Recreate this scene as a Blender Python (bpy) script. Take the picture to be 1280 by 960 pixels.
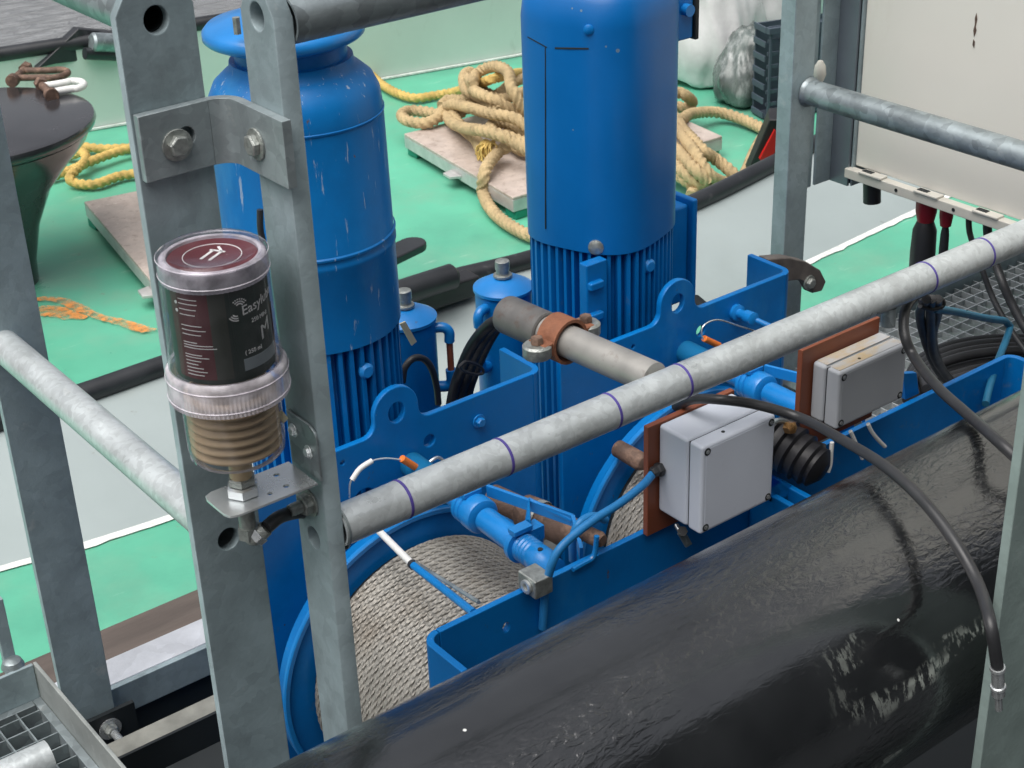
import bpy, bmesh, math, random
from math import sin, cos, pi, radians, atan2, sqrt
from mathutils import Vector, Matrix, noise
random.seed(7)
for o in list(bpy.data.objects): bpy.data.objects.remove(o)
SC = bpy.context.scene
COL = SC.collection

# ------------------------------------------------------------------ camera
PITCH, YAW, ROLL, FPX = radians(27.996), radians(53.14), radians(2.1795), 2003.4
fw = Vector((cos(PITCH)*cos(YAW), cos(PITCH)*sin(YAW), -sin(PITCH)))
rt = Vector((sin(YAW), -cos(YAW), 0))
dn = fw.cross(rt)
R2 = rt*cos(ROLL) + dn*sin(ROLL)
D2 = dn*cos(ROLL) - rt*sin(ROLL)
cd = bpy.data.cameras.new('camera'); cam = bpy.data.objects.new('camera', cd); COL.objects.link(cam)
cd.sensor_width = 36; cd.lens = 36*FPX/1280; cd.clip_start = .05; cd.clip_end = 2000
m = Matrix((( R2.x, -D2.x, -fw.x, 0), (R2.y, -D2.y, -fw.y, 0), (R2.z, -D2.z, -fw.z, 0), (0, 0, 0, 1)))
cam.matrix_world = m
SC.camera = cam
cd.dof.use_dof = True; cd.dof.focus_distance = 2.3; cd.dof.aperture_fstop = 24
SC.render.resolution_x, SC.render.resolution_y = 1024, 768

# ------------------------------------------------------------------ light
SUN_EL, SUN_AZ = radians(66), radians(190)      # azimuth: direction the light comes from, in the XY plane
world = bpy.data.worlds.new('World'); SC.world = world; world.use_nodes = True
nt = world.node_tree; nt.nodes.clear()
out = nt.nodes.new('ShaderNodeOutputWorld'); bg = nt.nodes.new('ShaderNodeBackground')
sky = nt.nodes.new('ShaderNodeTexSky'); sky.sky_type = 'NISHITA'; sky.sun_disc = False
sky.sun_elevation = SUN_EL; sky.sun_rotation = pi/2 - SUN_AZ
sky.air_density = 1.0; sky.dust_density = 6.0; sky.ozone_density = 1.0
hs = nt.nodes.new('ShaderNodeHueSaturation'); hs.inputs['Saturation'].default_value = .3
nt.links.new(sky.outputs[0], hs.inputs['Color']); nt.links.new(hs.outputs[0], bg.inputs[0])
bg.inputs[1].default_value = .115
nt.links.new(bg.outputs[0], out.inputs[0])
sl = bpy.data.lights.new('sun', 'SUN'); sl.energy = 2.3; sl.angle = radians(60); sl.color = (1, .97, .93)
so = bpy.data.objects.new('sun', sl); COL.objects.link(so)
sd = Vector((cos(SUN_EL)*cos(SUN_AZ), cos(SUN_EL)*sin(SUN_AZ), sin(SUN_EL)))
so.rotation_euler = sd.to_track_quat('Z', 'Y').to_euler()
SC.view_settings.view_transform = 'Standard'; SC.view_settings.look = 'None'
SC.view_settings.exposure = 0.18; SC.view_settings.gamma = 1
SC.render.engine = 'CYCLES'

# ------------------------------------------------------------------ measuring helpers (points of the place, with their real distance)
def ray(x, y):
    c = Vector(((x-640)/FPX, (y-480)/FPX, 1))
    return R2*c.x + D2*c.y + fw*c.z
def onX(x, y, v): r = ray(x, y); return r*(v/r.x)
def onY(x, y, v): r = ray(x, y); return r*(v/r.y)
def onZ(x, y, v): r = ray(x, y); return r*(v/r.z)
def onD(x, y, d): return ray(x, y)*d

# ------------------------------------------------------------------ materials
def N(t, kind, **kw):
    n = t.nodes.new(kind)
    for k, v in kw.items():
        if hasattr(n, k): setattr(n, k, v)
        else: n.inputs[k].default_value = v
    return n
def lk(t, a, b): t.links.new(a, b)
def mat(name, col, rough=.5, metal=0., var=.15, vscale=6, bump=0., bscale=60, coat=0., stretch=(1,1,1),
        dirt=None, dscale=9, dlo=.6, dhi=.7, damt=.8, dstretch=(1,1,1), rvar=.1, spec=.5, spots=None, sscale=60, sthr=.08):
    ma = bpy.data.materials.new(name); ma.use_nodes = True; t = ma.node_tree
    b = t.nodes['Principled BSDF']
    b.inputs['Roughness'].default_value = rough; b.inputs['Metallic'].default_value = metal
    b.inputs['Coat Weight'].default_value = coat; b.inputs['Coat Roughness'].default_value = .15
    b.inputs['Specular IOR Level'].default_value = spec
    g = N(t, 'ShaderNodeNewGeometry')
    mp = N(t, 'ShaderNodeMapping'); mp.inputs['Scale'].default_value = stretch; lk(t, g.outputs['Position'], mp.inputs[0])
    n1 = N(t, 'ShaderNodeTexNoise', Scale=vscale, Detail=6., Roughness=.6); lk(t, mp.outputs[0], n1.inputs['Vector'])
    r = N(t, 'ShaderNodeMapRange'); r.inputs[1].default_value = .3; r.inputs[2].default_value = .7
    r.inputs[3].default_value = 1-var; r.inputs[4].default_value = 1+var; lk(t, n1.outputs[0], r.inputs[0])
    mx = N(t, 'ShaderNodeMix', data_type='RGBA', blend_type='MULTIPLY'); mx.inputs[0].default_value = 1
    mx.inputs[6].default_value = (*col, 1); lk(t, r.outputs[0], mx.inputs[7])
    c = mx.outputs[2]
    if dirt:
        mp2 = N(t, 'ShaderNodeMapping'); mp2.inputs['Scale'].default_value = dstretch; lk(t, g.outputs['Position'], mp2.inputs[0])
        n2 = N(t, 'ShaderNodeTexNoise', Scale=dscale, Detail=8., Roughness=.65); lk(t, mp2.outputs[0], n2.inputs['Vector'])
        r2 = N(t, 'ShaderNodeMapRange'); r2.inputs[1].default_value = dlo; r2.inputs[2].default_value = dhi
        r2.inputs[3].default_value = 0; r2.inputs[4].default_value = damt; lk(t, n2.outputs[0], r2.inputs[0])
        m2 = N(t, 'ShaderNodeMix', data_type='RGBA'); lk(t, r2.outputs[0], m2.inputs[0]); lk(t, c, m2.inputs[6]); m2.inputs[7].default_value = (*dirt, 1)
        c = m2.outputs[2]
    if spots:
        v = N(t, 'ShaderNodeTexVoronoi', Scale=sscale); lk(t, g.outputs['Position'], v.inputs['Vector'])
        nz = N(t, 'ShaderNodeTexNoise', Scale=sscale*.12, Detail=2.); lk(t, g.outputs['Position'], nz.inputs['Vector'])
        ad = N(t, 'ShaderNodeMath', operation='MULTIPLY_ADD'); lk(t, nz.outputs[0], ad.inputs[0]); ad.inputs[1].default_value = -.6; lk(t, v.outputs['Distance'], ad.inputs[2])
        lt = N(t, 'ShaderNodeMath', operation='LESS_THAN'); lk(t, ad.outputs[0], lt.inputs[0]); lt.inputs[1].default_value = sthr-.3
        m3 = N(t, 'ShaderNodeMix', data_type='RGBA'); lk(t, lt.outputs[0], m3.inputs[0]); lk(t, c, m3.inputs[6]); m3.inputs[7].default_value = (*spots, 1)
        c = m3.outputs[2]
    lk(t, c, b.inputs['Base Color'])
    rr = N(t, 'ShaderNodeMapRange'); rr.inputs[1].default_value = .3; rr.inputs[2].default_value = .7
    rr.inputs[3].default_value = max(.02, rough-rvar); rr.inputs[4].default_value = min(1, rough+rvar)
    lk(t, n1.outputs[0], rr.inputs[0]); lk(t, rr.outputs[0], b.inputs['Roughness'])
    if bump:
        n3 = N(t, 'ShaderNodeTexNoise', Scale=bscale, Detail=4.); lk(t, mp.outputs[0], n3.inputs['Vector'])
        bp = N(t, 'ShaderNodeBump', Strength=bump, Distance=.004); lk(t, n3.outputs[0], bp.inputs['Height']); lk(t, bp.outputs[0], b.inputs['Normal'])
    ma['_n'] = 1
    return ma

def galv(name, col, rough=.42, metal=.6, sc=55, amt=.22):
    """hot dip galvanised steel: spangle cells, dull streaks"""
    ma = mat(name, col, rough, metal, var=.14, vscale=14, bump=.12, bscale=160, dirt=(.55, .56, .55), dscale=22, dlo=.63, dhi=.72, damt=.35)
    t = ma.node_tree; b = t.nodes['Principled BSDF']
    src = b.inputs['Base Color'].links[0].from_socket
    g = N(t, 'ShaderNodeNewGeometry'); v = N(t, 'ShaderNodeTexVoronoi', Scale=sc)
    nz = N(t, 'ShaderNodeTexNoise', Scale=30., Detail=2.); lk(t, g.outputs['Position'], nz.inputs['Vector'])
    vm = N(t, 'ShaderNodeVectorMath', operation='MULTIPLY_ADD'); lk(t, nz.outputs['Color'], vm.inputs[0]); vm.inputs[1].default_value = (.03,)*3
    lk(t, g.outputs['Position'], vm.inputs[2]); lk(t, vm.outputs[0], v.inputs['Vector'])
    sp = N(t, 'ShaderNodeSeparateColor'); lk(t, v.outputs['Color'], sp.inputs[0])
    r = N(t, 'ShaderNodeMapRange'); r.inputs[3].default_value = 1-amt; r.inputs[4].default_value = 1+amt; lk(t, sp.outputs[0], r.inputs[0])
    mx = N(t, 'ShaderNodeMix', data_type='RGBA', blend_type='MULTIPLY'); mx.inputs[0].default_value = 1
    lk(t, src, mx.inputs[6]); lk(t, r.outputs[0], mx.inputs[7]); lk(t, mx.outputs[2], b.inputs['Base Color'])
    return ma

M = {}
M['galv'] = galv('galvanised_steel', (.30, .345, .36), rough=.42)
M['galv_blade'] = galv('dull_galvanised_steel', (.30, .375, .40), rough=.5, metal=.25, sc=60, amt=.07)
M['galv_tube'] = galv('bright_galvanised_tube', (.56, .60, .61), rough=.36, metal=.4, sc=130, amt=.10)
M['zinc'] = mat('zinc_plated_steel', (.72, .75, .76), .28, .75, var=.08, vscale=20)
M['bolt'] = mat('weathered_zinc_bolt', (.38, .40, .38), .45, .7, var=.25, vscale=120, bump=.3, bscale=400)
M['blue'] = mat('blue_enamel', (.001, .165, .50), .36, 0, var=.12, vscale=5, coat=.05, spec=.35, bump=.05, bscale=70, rvar=.06,
                dirt=(.16, .20, .22), dscale=26, dlo=.63, dhi=.74, damt=.45, spots=(.10, .055, .03), sscale=34, sthr=-.035)
M['blue_motor'] = mat('blue_enamel_motor', (.001, .158, .46), .40, 0, var=.10, vscale=4, coat=.05, spec=.35, bump=.04, bscale=50, rvar=.05,
                dirt=(.42, .50, .58), dscale=13, dlo=.615, dhi=.66, damt=.7, dstretch=(7, 7, .9))
M['blue_light'] = mat('bright_blue_enamel', (.008, .20, .56), .35, 0, var=.12, vscale=12, coat=.3, bump=.05, bscale=90,
                dirt=(.25, .3, .3), dscale=50, dlo=.70, dhi=.78, damt=.4)
M['blue_hose'] = mat('blue_cable_sheath', (.02, .21, .52), .45, 0, var=.1, vscale=20)
M['green'] = mat('green_deck_paint', (.115, .45, .30), .42, 0, var=.12, vscale=2.2, bump=.06, bscale=24, rvar=.16,
                 dirt=(.20, .40, .28), dscale=3.4, dlo=.47, dhi=.70, damt=.6, spots=(.10, .15, .10), sscale=20, sthr=-.02)
M['green_dark'] = mat('dark_green_paint', (.01, .22, .14), .5, 0, var=.1)
M['grey_paint'] = mat('pale_grey_paint', (.34, .395, .395), .5, 0, var=.05, vscale=3, bump=.03, bscale=20,
                 dirt=(.36, .40, .38), dscale=5, dlo=.6, dhi=.75, damt=.4, spots=(.18, .2, .2), sscale=14, sthr=-.045)
M['grey_green'] = mat('grey_green_bulwark_paint', (.58, .68, .62), .55, 0, var=.06, vscale=2)
M['white_edge'] = mat('chipped_white_paint', (.75, .77, .74), .6, 0, var=.2, vscale=40)
M['black_rub'] = mat('black_rubber', (.018, .018, .021), .45, 0, var=.25, vscale=20, bump=.15, bscale=70)
M['black_steel'] = mat('black_painted_steel', (.022, .024, .028), .40, 0, var=.3, vscale=8, bump=.12, bscale=60, dirt=(.12, .12, .12), dscale=16, dlo=.62, dhi=.74, damt=.5)
M['dark_blk'] = mat('dark_parts_and_shade', (.012, .016, .018), .6, 0, var=.3)  # own near-black of small parts; under the machinery it paints in shade
M['cable'] = mat('black_cable', (.03, .031, .034), .42, 0, var=.15, vscale=30)
M['rust'] = mat('rusty_steel', (.125, .078, .058), .7, .1, var=.4, vscale=25, bump=.4, bscale=120, dirt=(.32, .20, .14), dscale=30, dlo=.5, dhi=.65, damt=.7)
M['rust_orange'] = mat('orange_rust', (.24, .095, .05), .75, 0, var=.35, vscale=30, bump=.4, bscale=150)
M['brown_plate'] = mat('brown_primer_plate', (.21, .062, .030), .45, 0, var=.15, vscale=10)
M['box_grey'] = mat('grey_enclosure', (.56, .60, .68), .42, 0, var=.03, vscale=6, rvar=.04)
M['box_dirty'] = mat('weathered_enclosure', (.44, .45, .46), .5, 0, var=.08, vscale=10, dirt=(.50, .38, .22), dscale=16, dlo=.44, dhi=.60, damt=.95, dstretch=(.8, 1.6, 1))
M['box_face2'] = mat('weathered_enclosure_side', (.40, .42, .45), .5, 0, var=.06, vscale=10)
M['box_face'] = mat('enclosure_front', (.36, .38, .41), .42, 0, var=.03)
M['cream'] = mat('cream_cabinet', (.74, .72, .66), .45, 0, var=.03, vscale=2, rvar=.05)
M['cream_rail'] = mat('cream_trim', (.62, .60, .54), .5, 0, var=.12, vscale=10, dirt=(.35, .25, .15), dscale=14, dlo=.6, dhi=.7, damt=.5)
M['tape'] = mat('purple_marker_band', (.085, .06, .30), .5, 0, var=.2, vscale=60)
M['pallet'] = mat('scuffed_aluminium', (.52, .44, .39), .5, .1, var=.16, vscale=12, bump=.6, bscale=34, dirt=(.30, .22, .18), dscale=9, dlo=.5, dhi=.7, damt=.4)
M['alu_edge'] = mat('aluminium_edge', (.55, .54, .53), .4, .4, var=.15, vscale=20)
M['rope'] = mat('tan_rope', (.50, .375, .205), .9, 0, var=.3, vscale=14, bump=.8, bscale=260, dirt=(.20, .14, .085), dscale=7, dlo=.5, dhi=.7, damt=.5)
M['rope_brown'] = mat('weathered_brown_rope', (.28, .205, .14), .9, 0, var=.3, vscale=12, bump=.9, bscale=220, dirt=(.15, .11, .08), dscale=6, dlo=.5, dhi=.7, damt=.5)
M['rope_y'] = mat('yellow_rope', (.58, .40, .12), .8, 0, var=.25, vscale=18, bump=.6, bscale=260)
M['wire'] = mat('wire_rope_steel', (.33, .315, .285), .5, .25, var=.2, vscale=30, dirt=(.20, .15, .10), dscale=9, dlo=.5, dhi=.8, damt=.6)
M['white'] = mat('white_plastic', (.8, .8, .78), .5, 0, var=.05)
M['orange'] = mat('orange_sleeve', (.80, .20, .03), .5, 0, var=.1)
M['orange_paint'] = mat('orange_paint_mark', (.85, .32, .06), .6, 0, var=.25, vscale=30)
M['red'] = mat('red_fabric', (.62, .015, .012), .5, 0, var=.1)
M['red_dark'] = mat('dark_red_gland', (.34, .015, .03), .45, 0, var=.1)
M['copper'] = mat('copper_pipe', (.45, .13, .07), .45, .4, var=.2, vscale=30)
M['bag_w'] = mat('white_plastic_sack', (.62, .63, .63), .35, 0, var=.18, vscale=5, bump=.8, bscale=11)
M['bag_g'] = mat('grey_plastic_sack', (.10, .12, .115), .22, 0, var=.6, vscale=9, bump=.9, bscale=15, stretch=(1, 1, .4), dirt=(.50, .53, .53), dscale=7, dlo=.50, dhi=.66, damt=.7, dstretch=(1.5, 1.5, .5))
M['crate'] = mat('slate_grey_crate', (.055, .075, .10), .5, 0, var=.1)
M['label'] = mat('dark_green_label', (.010, .030, .022), .4, 0, var=.12, vscale=20)
M['maroon'] = mat('maroon_label', (.085, .012, .016), .4, 0, var=.15, vscale=20)
M['maroon_top'] = mat('maroon_top_disc', (.115, .012, .018), .4, 0, var=.08)
M['print'] = mat('white_print', (.85, .87, .85), .6, 0, var=.05)
M['grease'] = mat('tan_grease', (.56, .43, .27), .4, 0, var=.12, vscale=12)
M['timber'] = mat('weathered_timber', (.105, .085, .075), .85, 0, var=.25, vscale=7, bump=.6, bscale=40, stretch=(.3, 3, 3), spots=(.5, .5, .45), sscale=30, sthr=-.06)
M['sky_blocker'] = mat('dark_sky_blocker_paint', (.04, .045, .05), .6, 0, var=.15, vscale=1)  # colour of the added light-blocking objects behind the camera
M['label_w'] = mat('yellowed_tag', (.72, .66, .45), .6, 0, var=.1)

def wear(ma, col, scale, lo, hi, amt, stretch=(1, 1, 1), detail=8.):
    t = ma.node_tree; b = t.nodes['Principled BSDF']; src = b.inputs['Base Color'].links[0].from_socket
    g = N(t, 'ShaderNodeNewGeometry'); mp = N(t, 'ShaderNodeMapping'); mp.inputs['Scale'].default_value = stretch; mp.inputs['Location'].default_value = (scale, 3*scale, .5); lk(t, g.outputs['Position'], mp.inputs[0])
    n = N(t, 'ShaderNodeTexNoise', Scale=scale, Detail=detail, Roughness=.68); lk(t, mp.outputs[0], n.inputs['Vector'])
    r = N(t, 'ShaderNodeMapRange'); r.inputs[1].default_value = lo; r.inputs[2].default_value = hi; r.inputs[3].default_value = 0; r.inputs[4].default_value = amt; lk(t, n.outputs[0], r.inputs[0])
    m_ = N(t, 'ShaderNodeMix', data_type='RGBA'); lk(t, r.outputs[0], m_.inputs[0]); lk(t, src, m_.inputs[6]); m_.inputs[7].default_value = (*col, 1); lk(t, m_.outputs[2], b.inputs['Base Color'])
wear(M['green'], (.07, .28, .20), 1.3, .50, .68, .5)
wear(M['green'], (.22, .20, .12), 22, .66, .72, .55)
wear(M['green'], (.42, .60, .50), 9, .62, .70, .45, (.5, 2.2, 1))
wear(M['pallet'], (.26, .19, .15), 30, .54, .64, .5)
wear(M['pallet'], (.75, .70, .64), 44, .60, .68, .5)
for k_ in ('blue', 'blue_motor'):
    wear(M[k_], (.004, .075, .26), 3.0, .46, .70, .55)
    wear(M[k_], (.05, .26, .52), 7, .58, .70, .35, (1, 1, .5))
    wear(M[k_], (.11, .065, .035), 38, .675, .71, .8, (1, 1, .5))
wear(M['blue'], (.45, .50, .52), 60, .70, .73, .6)
wear(M['grey_paint'], (.22, .22, .19), 18, .66, .72, .6)
wear(M['grey_paint'], (.26, .30, .29), 1.6, .50, .70, .4)
wear(M['grey_green'], (.36, .42, .36), 5, .58, .72, .5, (1, 1, .4))
wear(M['cream'], (.50, .45, .36), 2.2, .58, .74, .35, (1, 1, .35))
wear(M['cream'], (.42, .36, .28), 30, .70, .74, .5)
wear(M['blue_light'], (.10, .09, .08), 45, .66, .72, .5)
wear(M['galv_tube'], (.30, .31, .30), 10, .55, .72, .4, (1, 1, 1))
wear(M['galv_tube'], (.72, .74, .73), 60, .62, .70, .5)
wear(M['galv_blade'], (.50, .53, .53), 55, .68, .73, .45)
wear(M['galv_blade'], (.13, .15, .15), 7, .56, .72, .45, (1, 1, .35))
wear(M['box_grey'], (.36, .36, .36), 26, .64, .74, .25)
def clear_plastic(name, tint, rough, white):
    ma = bpy.data.materials.new(name); ma.use_nodes = True; t = ma.node_tree; t.nodes.clear()
    o = N(t, 'ShaderNodeOutputMaterial'); tr = N(t, 'ShaderNodeBsdfTransparent'); tr.inputs[0].default_value = (*tint, 1)
    gl = N(t, 'ShaderNodeBsdfGlossy', Roughness=rough); gl.inputs[0].default_value = (.95, .95, 1, 1)
    df = N(t, 'ShaderNodeBsdfDiffuse'); df.inputs[0].default_value = (.86, .82, .88, 1)
    fr = N(t, 'ShaderNodeFresnel', IOR=1.5)
    nz = N(t, 'ShaderNodeTexNoise', Scale=40., Detail=4.); g = N(t, 'ShaderNodeNewGeometry'); lk(t, g.outputs['Position'], nz.inputs['Vector'])
    mr = N(t, 'ShaderNodeMapRange'); mr.inputs[1].default_value = .35; mr.inputs[2].default_value = .7; mr.inputs[3].default_value = white*.6; mr.inputs[4].default_value = white*1.5
    lk(t, nz.outputs[0], mr.inputs[0])
    m1 = N(t, 'ShaderNodeMixShader'); lk(t, mr.outputs[0], m1.inputs[0]); lk(t, tr.outputs[0], m1.inputs[1]); lk(t, df.outputs[0], m1.inputs[2])
    hf = N(t, 'ShaderNodeMath', operation='MULTIPLY'); lk(t, fr.outputs[0], hf.inputs[0]); hf.inputs[1].default_value = .6
    m2 = N(t, 'ShaderNodeMixShader'); lk(t, hf.outputs[0], m2.inputs[0]); lk(t, m1.outputs[0], m2.inputs[1]); lk(t, gl.outputs[0], m2.inputs[2])
    lk(t, m2.outputs[0], o.inputs[0]); return ma
M['clear'] = clear_plastic('clear_polycarbonate', (.96, .96, .98), .05, .022)
M['frost'] = clear_plastic('frosted_polycarbonate', (.92, .90, .95), .14, .48)
M['bagfilm'] = M['bag_w']

# black fender pipe: bituminous gloss coating with wrinkles along its length and scraped pale patches
def pipe_material():
    ma = mat('black_bitumen_coating', (.010, .011, .012), .17, 0, var=.4, vscale=9, coat=.35, rvar=.07, spec=1.)
    t = ma.node_tree; b = t.nodes['Principled BSDF']
    g = N(t, 'ShaderNodeNewGeometry')
    mp = N(t, 'ShaderNodeMapping'); mp.inputs['Scale'].default_value = (.40, 1, 1); lk(t, g.outputs['Position'], mp.inputs[0])
    na = N(t, 'ShaderNodeTexNoise', Scale=135., Detail=4., Distortion=.8); lk(t, mp.outputs[0], na.inputs['Vector'])
    nb = N(t, 'ShaderNodeTexNoise', Scale=4., Detail=4.); mpb = N(t, 'ShaderNodeMapping'); mpb.inputs['Scale'].default_value = (.35, 2.4, 2.4); lk(t, g.outputs['Position'], mpb.inputs[0]); lk(t, mpb.outputs[0], nb.inputs['Vector'])
    nc = N(t, 'ShaderNodeTexNoise', Scale=16., Detail=2.); lk(t, mp.outputs[0], nc.inputs['Vector'])
    r = N(t, 'ShaderNodeMapRange'); r.inputs[1].default_value = .46; r.inputs[2].default_value = .60; r.inputs[3].default_value = .10; r.inputs[4].default_value = 1; lk(t, nb.outputs[0], r.inputs[0])
    mu = N(t, 'ShaderNodeMath', operation='MULTIPLY'); lk(t, na.outputs[0], mu.inputs[0]); lk(t, r.outputs[0], mu.inputs[1])
    ad = N(t, 'ShaderNodeMath', operation='MULTIPLY_ADD'); lk(t, nc.outputs[0], ad.inputs[0]); ad.inputs[1].default_value = .30; lk(t, mu.outputs[0], ad.inputs[2])
    bp = N(t, 'ShaderNodeBump', Strength=.85, Distance=.0035); lk(t, ad.outputs[0], bp.inputs['Height']); lk(t, bp.outputs[0], b.inputs['Normal'])
    # scraped patches on the side towards the quay, and tiny pale flecks
    src = b.inputs['Base Color'].links[0].from_socket
    sx = N(t, 'ShaderNodeSeparateXYZ'); lk(t, g.outputs['Position'], sx.inputs[0])
    mp2 = N(t, 'ShaderNodeMapping'); mp2.inputs['Scale'].default_value = (7, 1, 20); mp2.inputs['Rotation'].default_value = (0, .5, 0); lk(t, g.outputs['Position'], mp2.inputs[0])
    nd = N(t, 'ShaderNodeTexNoise', Scale=1.6, Detail=9., Roughness=.72, Distortion=.6); lk(t, mp2.outputs[0], nd.inputs['Vector'])
    x1 = N(t, 'ShaderNodeMapRange'); x1.inputs[1].default_value = 1.10; x1.inputs[2].default_value = 1.24; lk(t, sx.outputs[0], x1.inputs[0])
    z1 = N(t, 'ShaderNodeMapRange'); z1.inputs[1].default_value = -1.09; z1.inputs[2].default_value = -1.125; lk(t, sx.outputs[2], z1.inputs[0])
    mu2 = N(t, 'ShaderNodeMath', operation='MULTIPLY'); lk(t, x1.outputs[0], mu2.inputs[0]); lk(t, z1.outputs[0], mu2.inputs[1])
    mpw = N(t, 'ShaderNodeMapping'); mpw.inputs['Rotation'].default_value = (0, .35, 0); mpw.inputs['Scale'].default_value = (3.2, 3, 15); lk(t, g.outputs['Position'], mpw.inputs[0])
    nw = N(t, 'ShaderNodeTexNoise', Scale=1., Detail=3.); lk(t, mpw.outputs[0], nw.inputs['Vector'])
    rw = N(t, 'ShaderNodeMapRange'); rw.inputs[1].default_value = .565; rw.inputs[2].default_value = .63; lk(t, nw.outputs[0], rw.inputs[0])
    mpf = N(t, 'ShaderNodeMapping'); mpf.inputs['Scale'].default_value = (60, 20, 24); lk(t, g.outputs['Position'], mpf.inputs[0])
    nf = N(t, 'ShaderNodeTexNoise', Scale=1.6, Detail=6., Roughness=.7); lk(t, mpf.outputs[0], nf.inputs['Vector'])
    rf = N(t, 'ShaderNodeMapRange'); rf.inputs[1].default_value = .50; rf.inputs[2].default_value = .56; lk(t, nf.outputs[0], rf.inputs[0])
    ms = N(t, 'ShaderNodeMath', operation='MULTIPLY'); lk(t, rw.outputs[0], ms.inputs[0]); lk(t, rf.outputs[0], ms.inputs[1])
    mu3 = N(t, 'ShaderNodeMath', operation='MULTIPLY'); lk(t, mu2.outputs[0], mu3.inputs[0]); lk(t, ms.outputs[0], mu3.inputs[1])
    m2 = N(t, 'ShaderNodeMix', data_type='RGBA'); lk(t, mu3.outputs[0], m2.inputs[0]); lk(t, src, m2.inputs[6]); m2.inputs[7].default_value = (.33, .36, .33, 1)
    v = N(t, 'ShaderNodeTexVoronoi', Scale=9.); lk(t, g.outputs['Position'], v.inputs['Vector'])
    lt = N(t, 'ShaderNodeMath', operation='LESS_THAN'); lk(t, v.outputs['Distance'], lt.inputs[0]); lt.inputs[1].default_value = .026
    m3 = N(t, 'ShaderNodeMix', data_type='RGBA'); lk(t, lt.outputs[0], m3.inputs[0]); lk(t, m2.outputs[2], m3.inputs[6]); m3.inputs[7].default_value = (.7, .72, .7, 1)
    lk(t, m3.outputs[2], b.inputs['Base Color']); b.inputs['IOR'].default_value = 1.68
    return ma
M['pipe'] = pipe_material()
M['wet_black'] = mat('wet_black_paint', (.030, .030, .034), .20, 0, var=.3, vscale=5, bump=.12, bscale=14, coat=.5, rvar=.12)

def scuff_material():
    ma = bpy.data.materials.new('orange_paint_scuff'); ma.use_nodes = True; t = ma.node_tree; b = t.nodes['Principled BSDF']
    b.inputs['Base Color'].default_value = (.80, .30, .07, 1); b.inputs['Roughness'].default_value = .6
    g = N(t, 'ShaderNodeNewGeometry'); n = N(t, 'ShaderNodeTexNoise', Scale=26., Detail=8., Roughness=.7); lk(t, g.outputs['Position'], n.inputs['Vector'])
    r = N(t, 'ShaderNodeMapRange'); r.inputs[1].default_value = .40; r.inputs[2].default_value = .62; r.inputs[3].default_value = .12; r.inputs[4].default_value = 1.; lk(t, n.outputs[0], r.inputs[0])
    lk(t, r.outputs[0], b.inputs['Alpha']); return ma
M['orange_paint'] = scuff_material()
def water_material():
    ma = bpy.data.materials.new('grey_harbour_water'); ma.use_nodes = True; t = ma.node_tree; b = t.nodes['Principled BSDF']
    b.inputs['Base Color'].default_value = (.25, .26, .27, 1); b.inputs['Roughness'].default_value = .22; b.inputs['Specular IOR Level'].default_value = .7
    g = N(t, 'ShaderNodeNewGeometry'); mp = N(t, 'ShaderNodeMapping'); mp.inputs['Scale'].default_value = (1, 2.6, 1); lk(t, g.outputs['Position'], mp.inputs[0])
    n = N(t, 'ShaderNodeTexNoise', Scale=3.2, Detail=6., Roughness=.6, Distortion=.4); lk(t, mp.outputs[0], n.inputs['Vector'])
    bp = N(t, 'ShaderNodeBump', Strength=1., Distance=.12); lk(t, n.outputs[0], bp.inputs['Height']); lk(t, bp.outputs[0], b.inputs['Normal'])
    return ma
M['water'] = water_material()

# ------------------------------------------------------------------ object helpers
ORG = {}
def thing(name, label, cat, loc=(0, 0, 0), group=None):
    o = bpy.data.objects.new(name, None); COL.objects.link(o); o.location = loc; o.empty_display_size = .05
    o['label'] = label; o['category'] = cat
    if group: o['group'] = group
    ORG[o.name] = Vector(loc); return o

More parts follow.
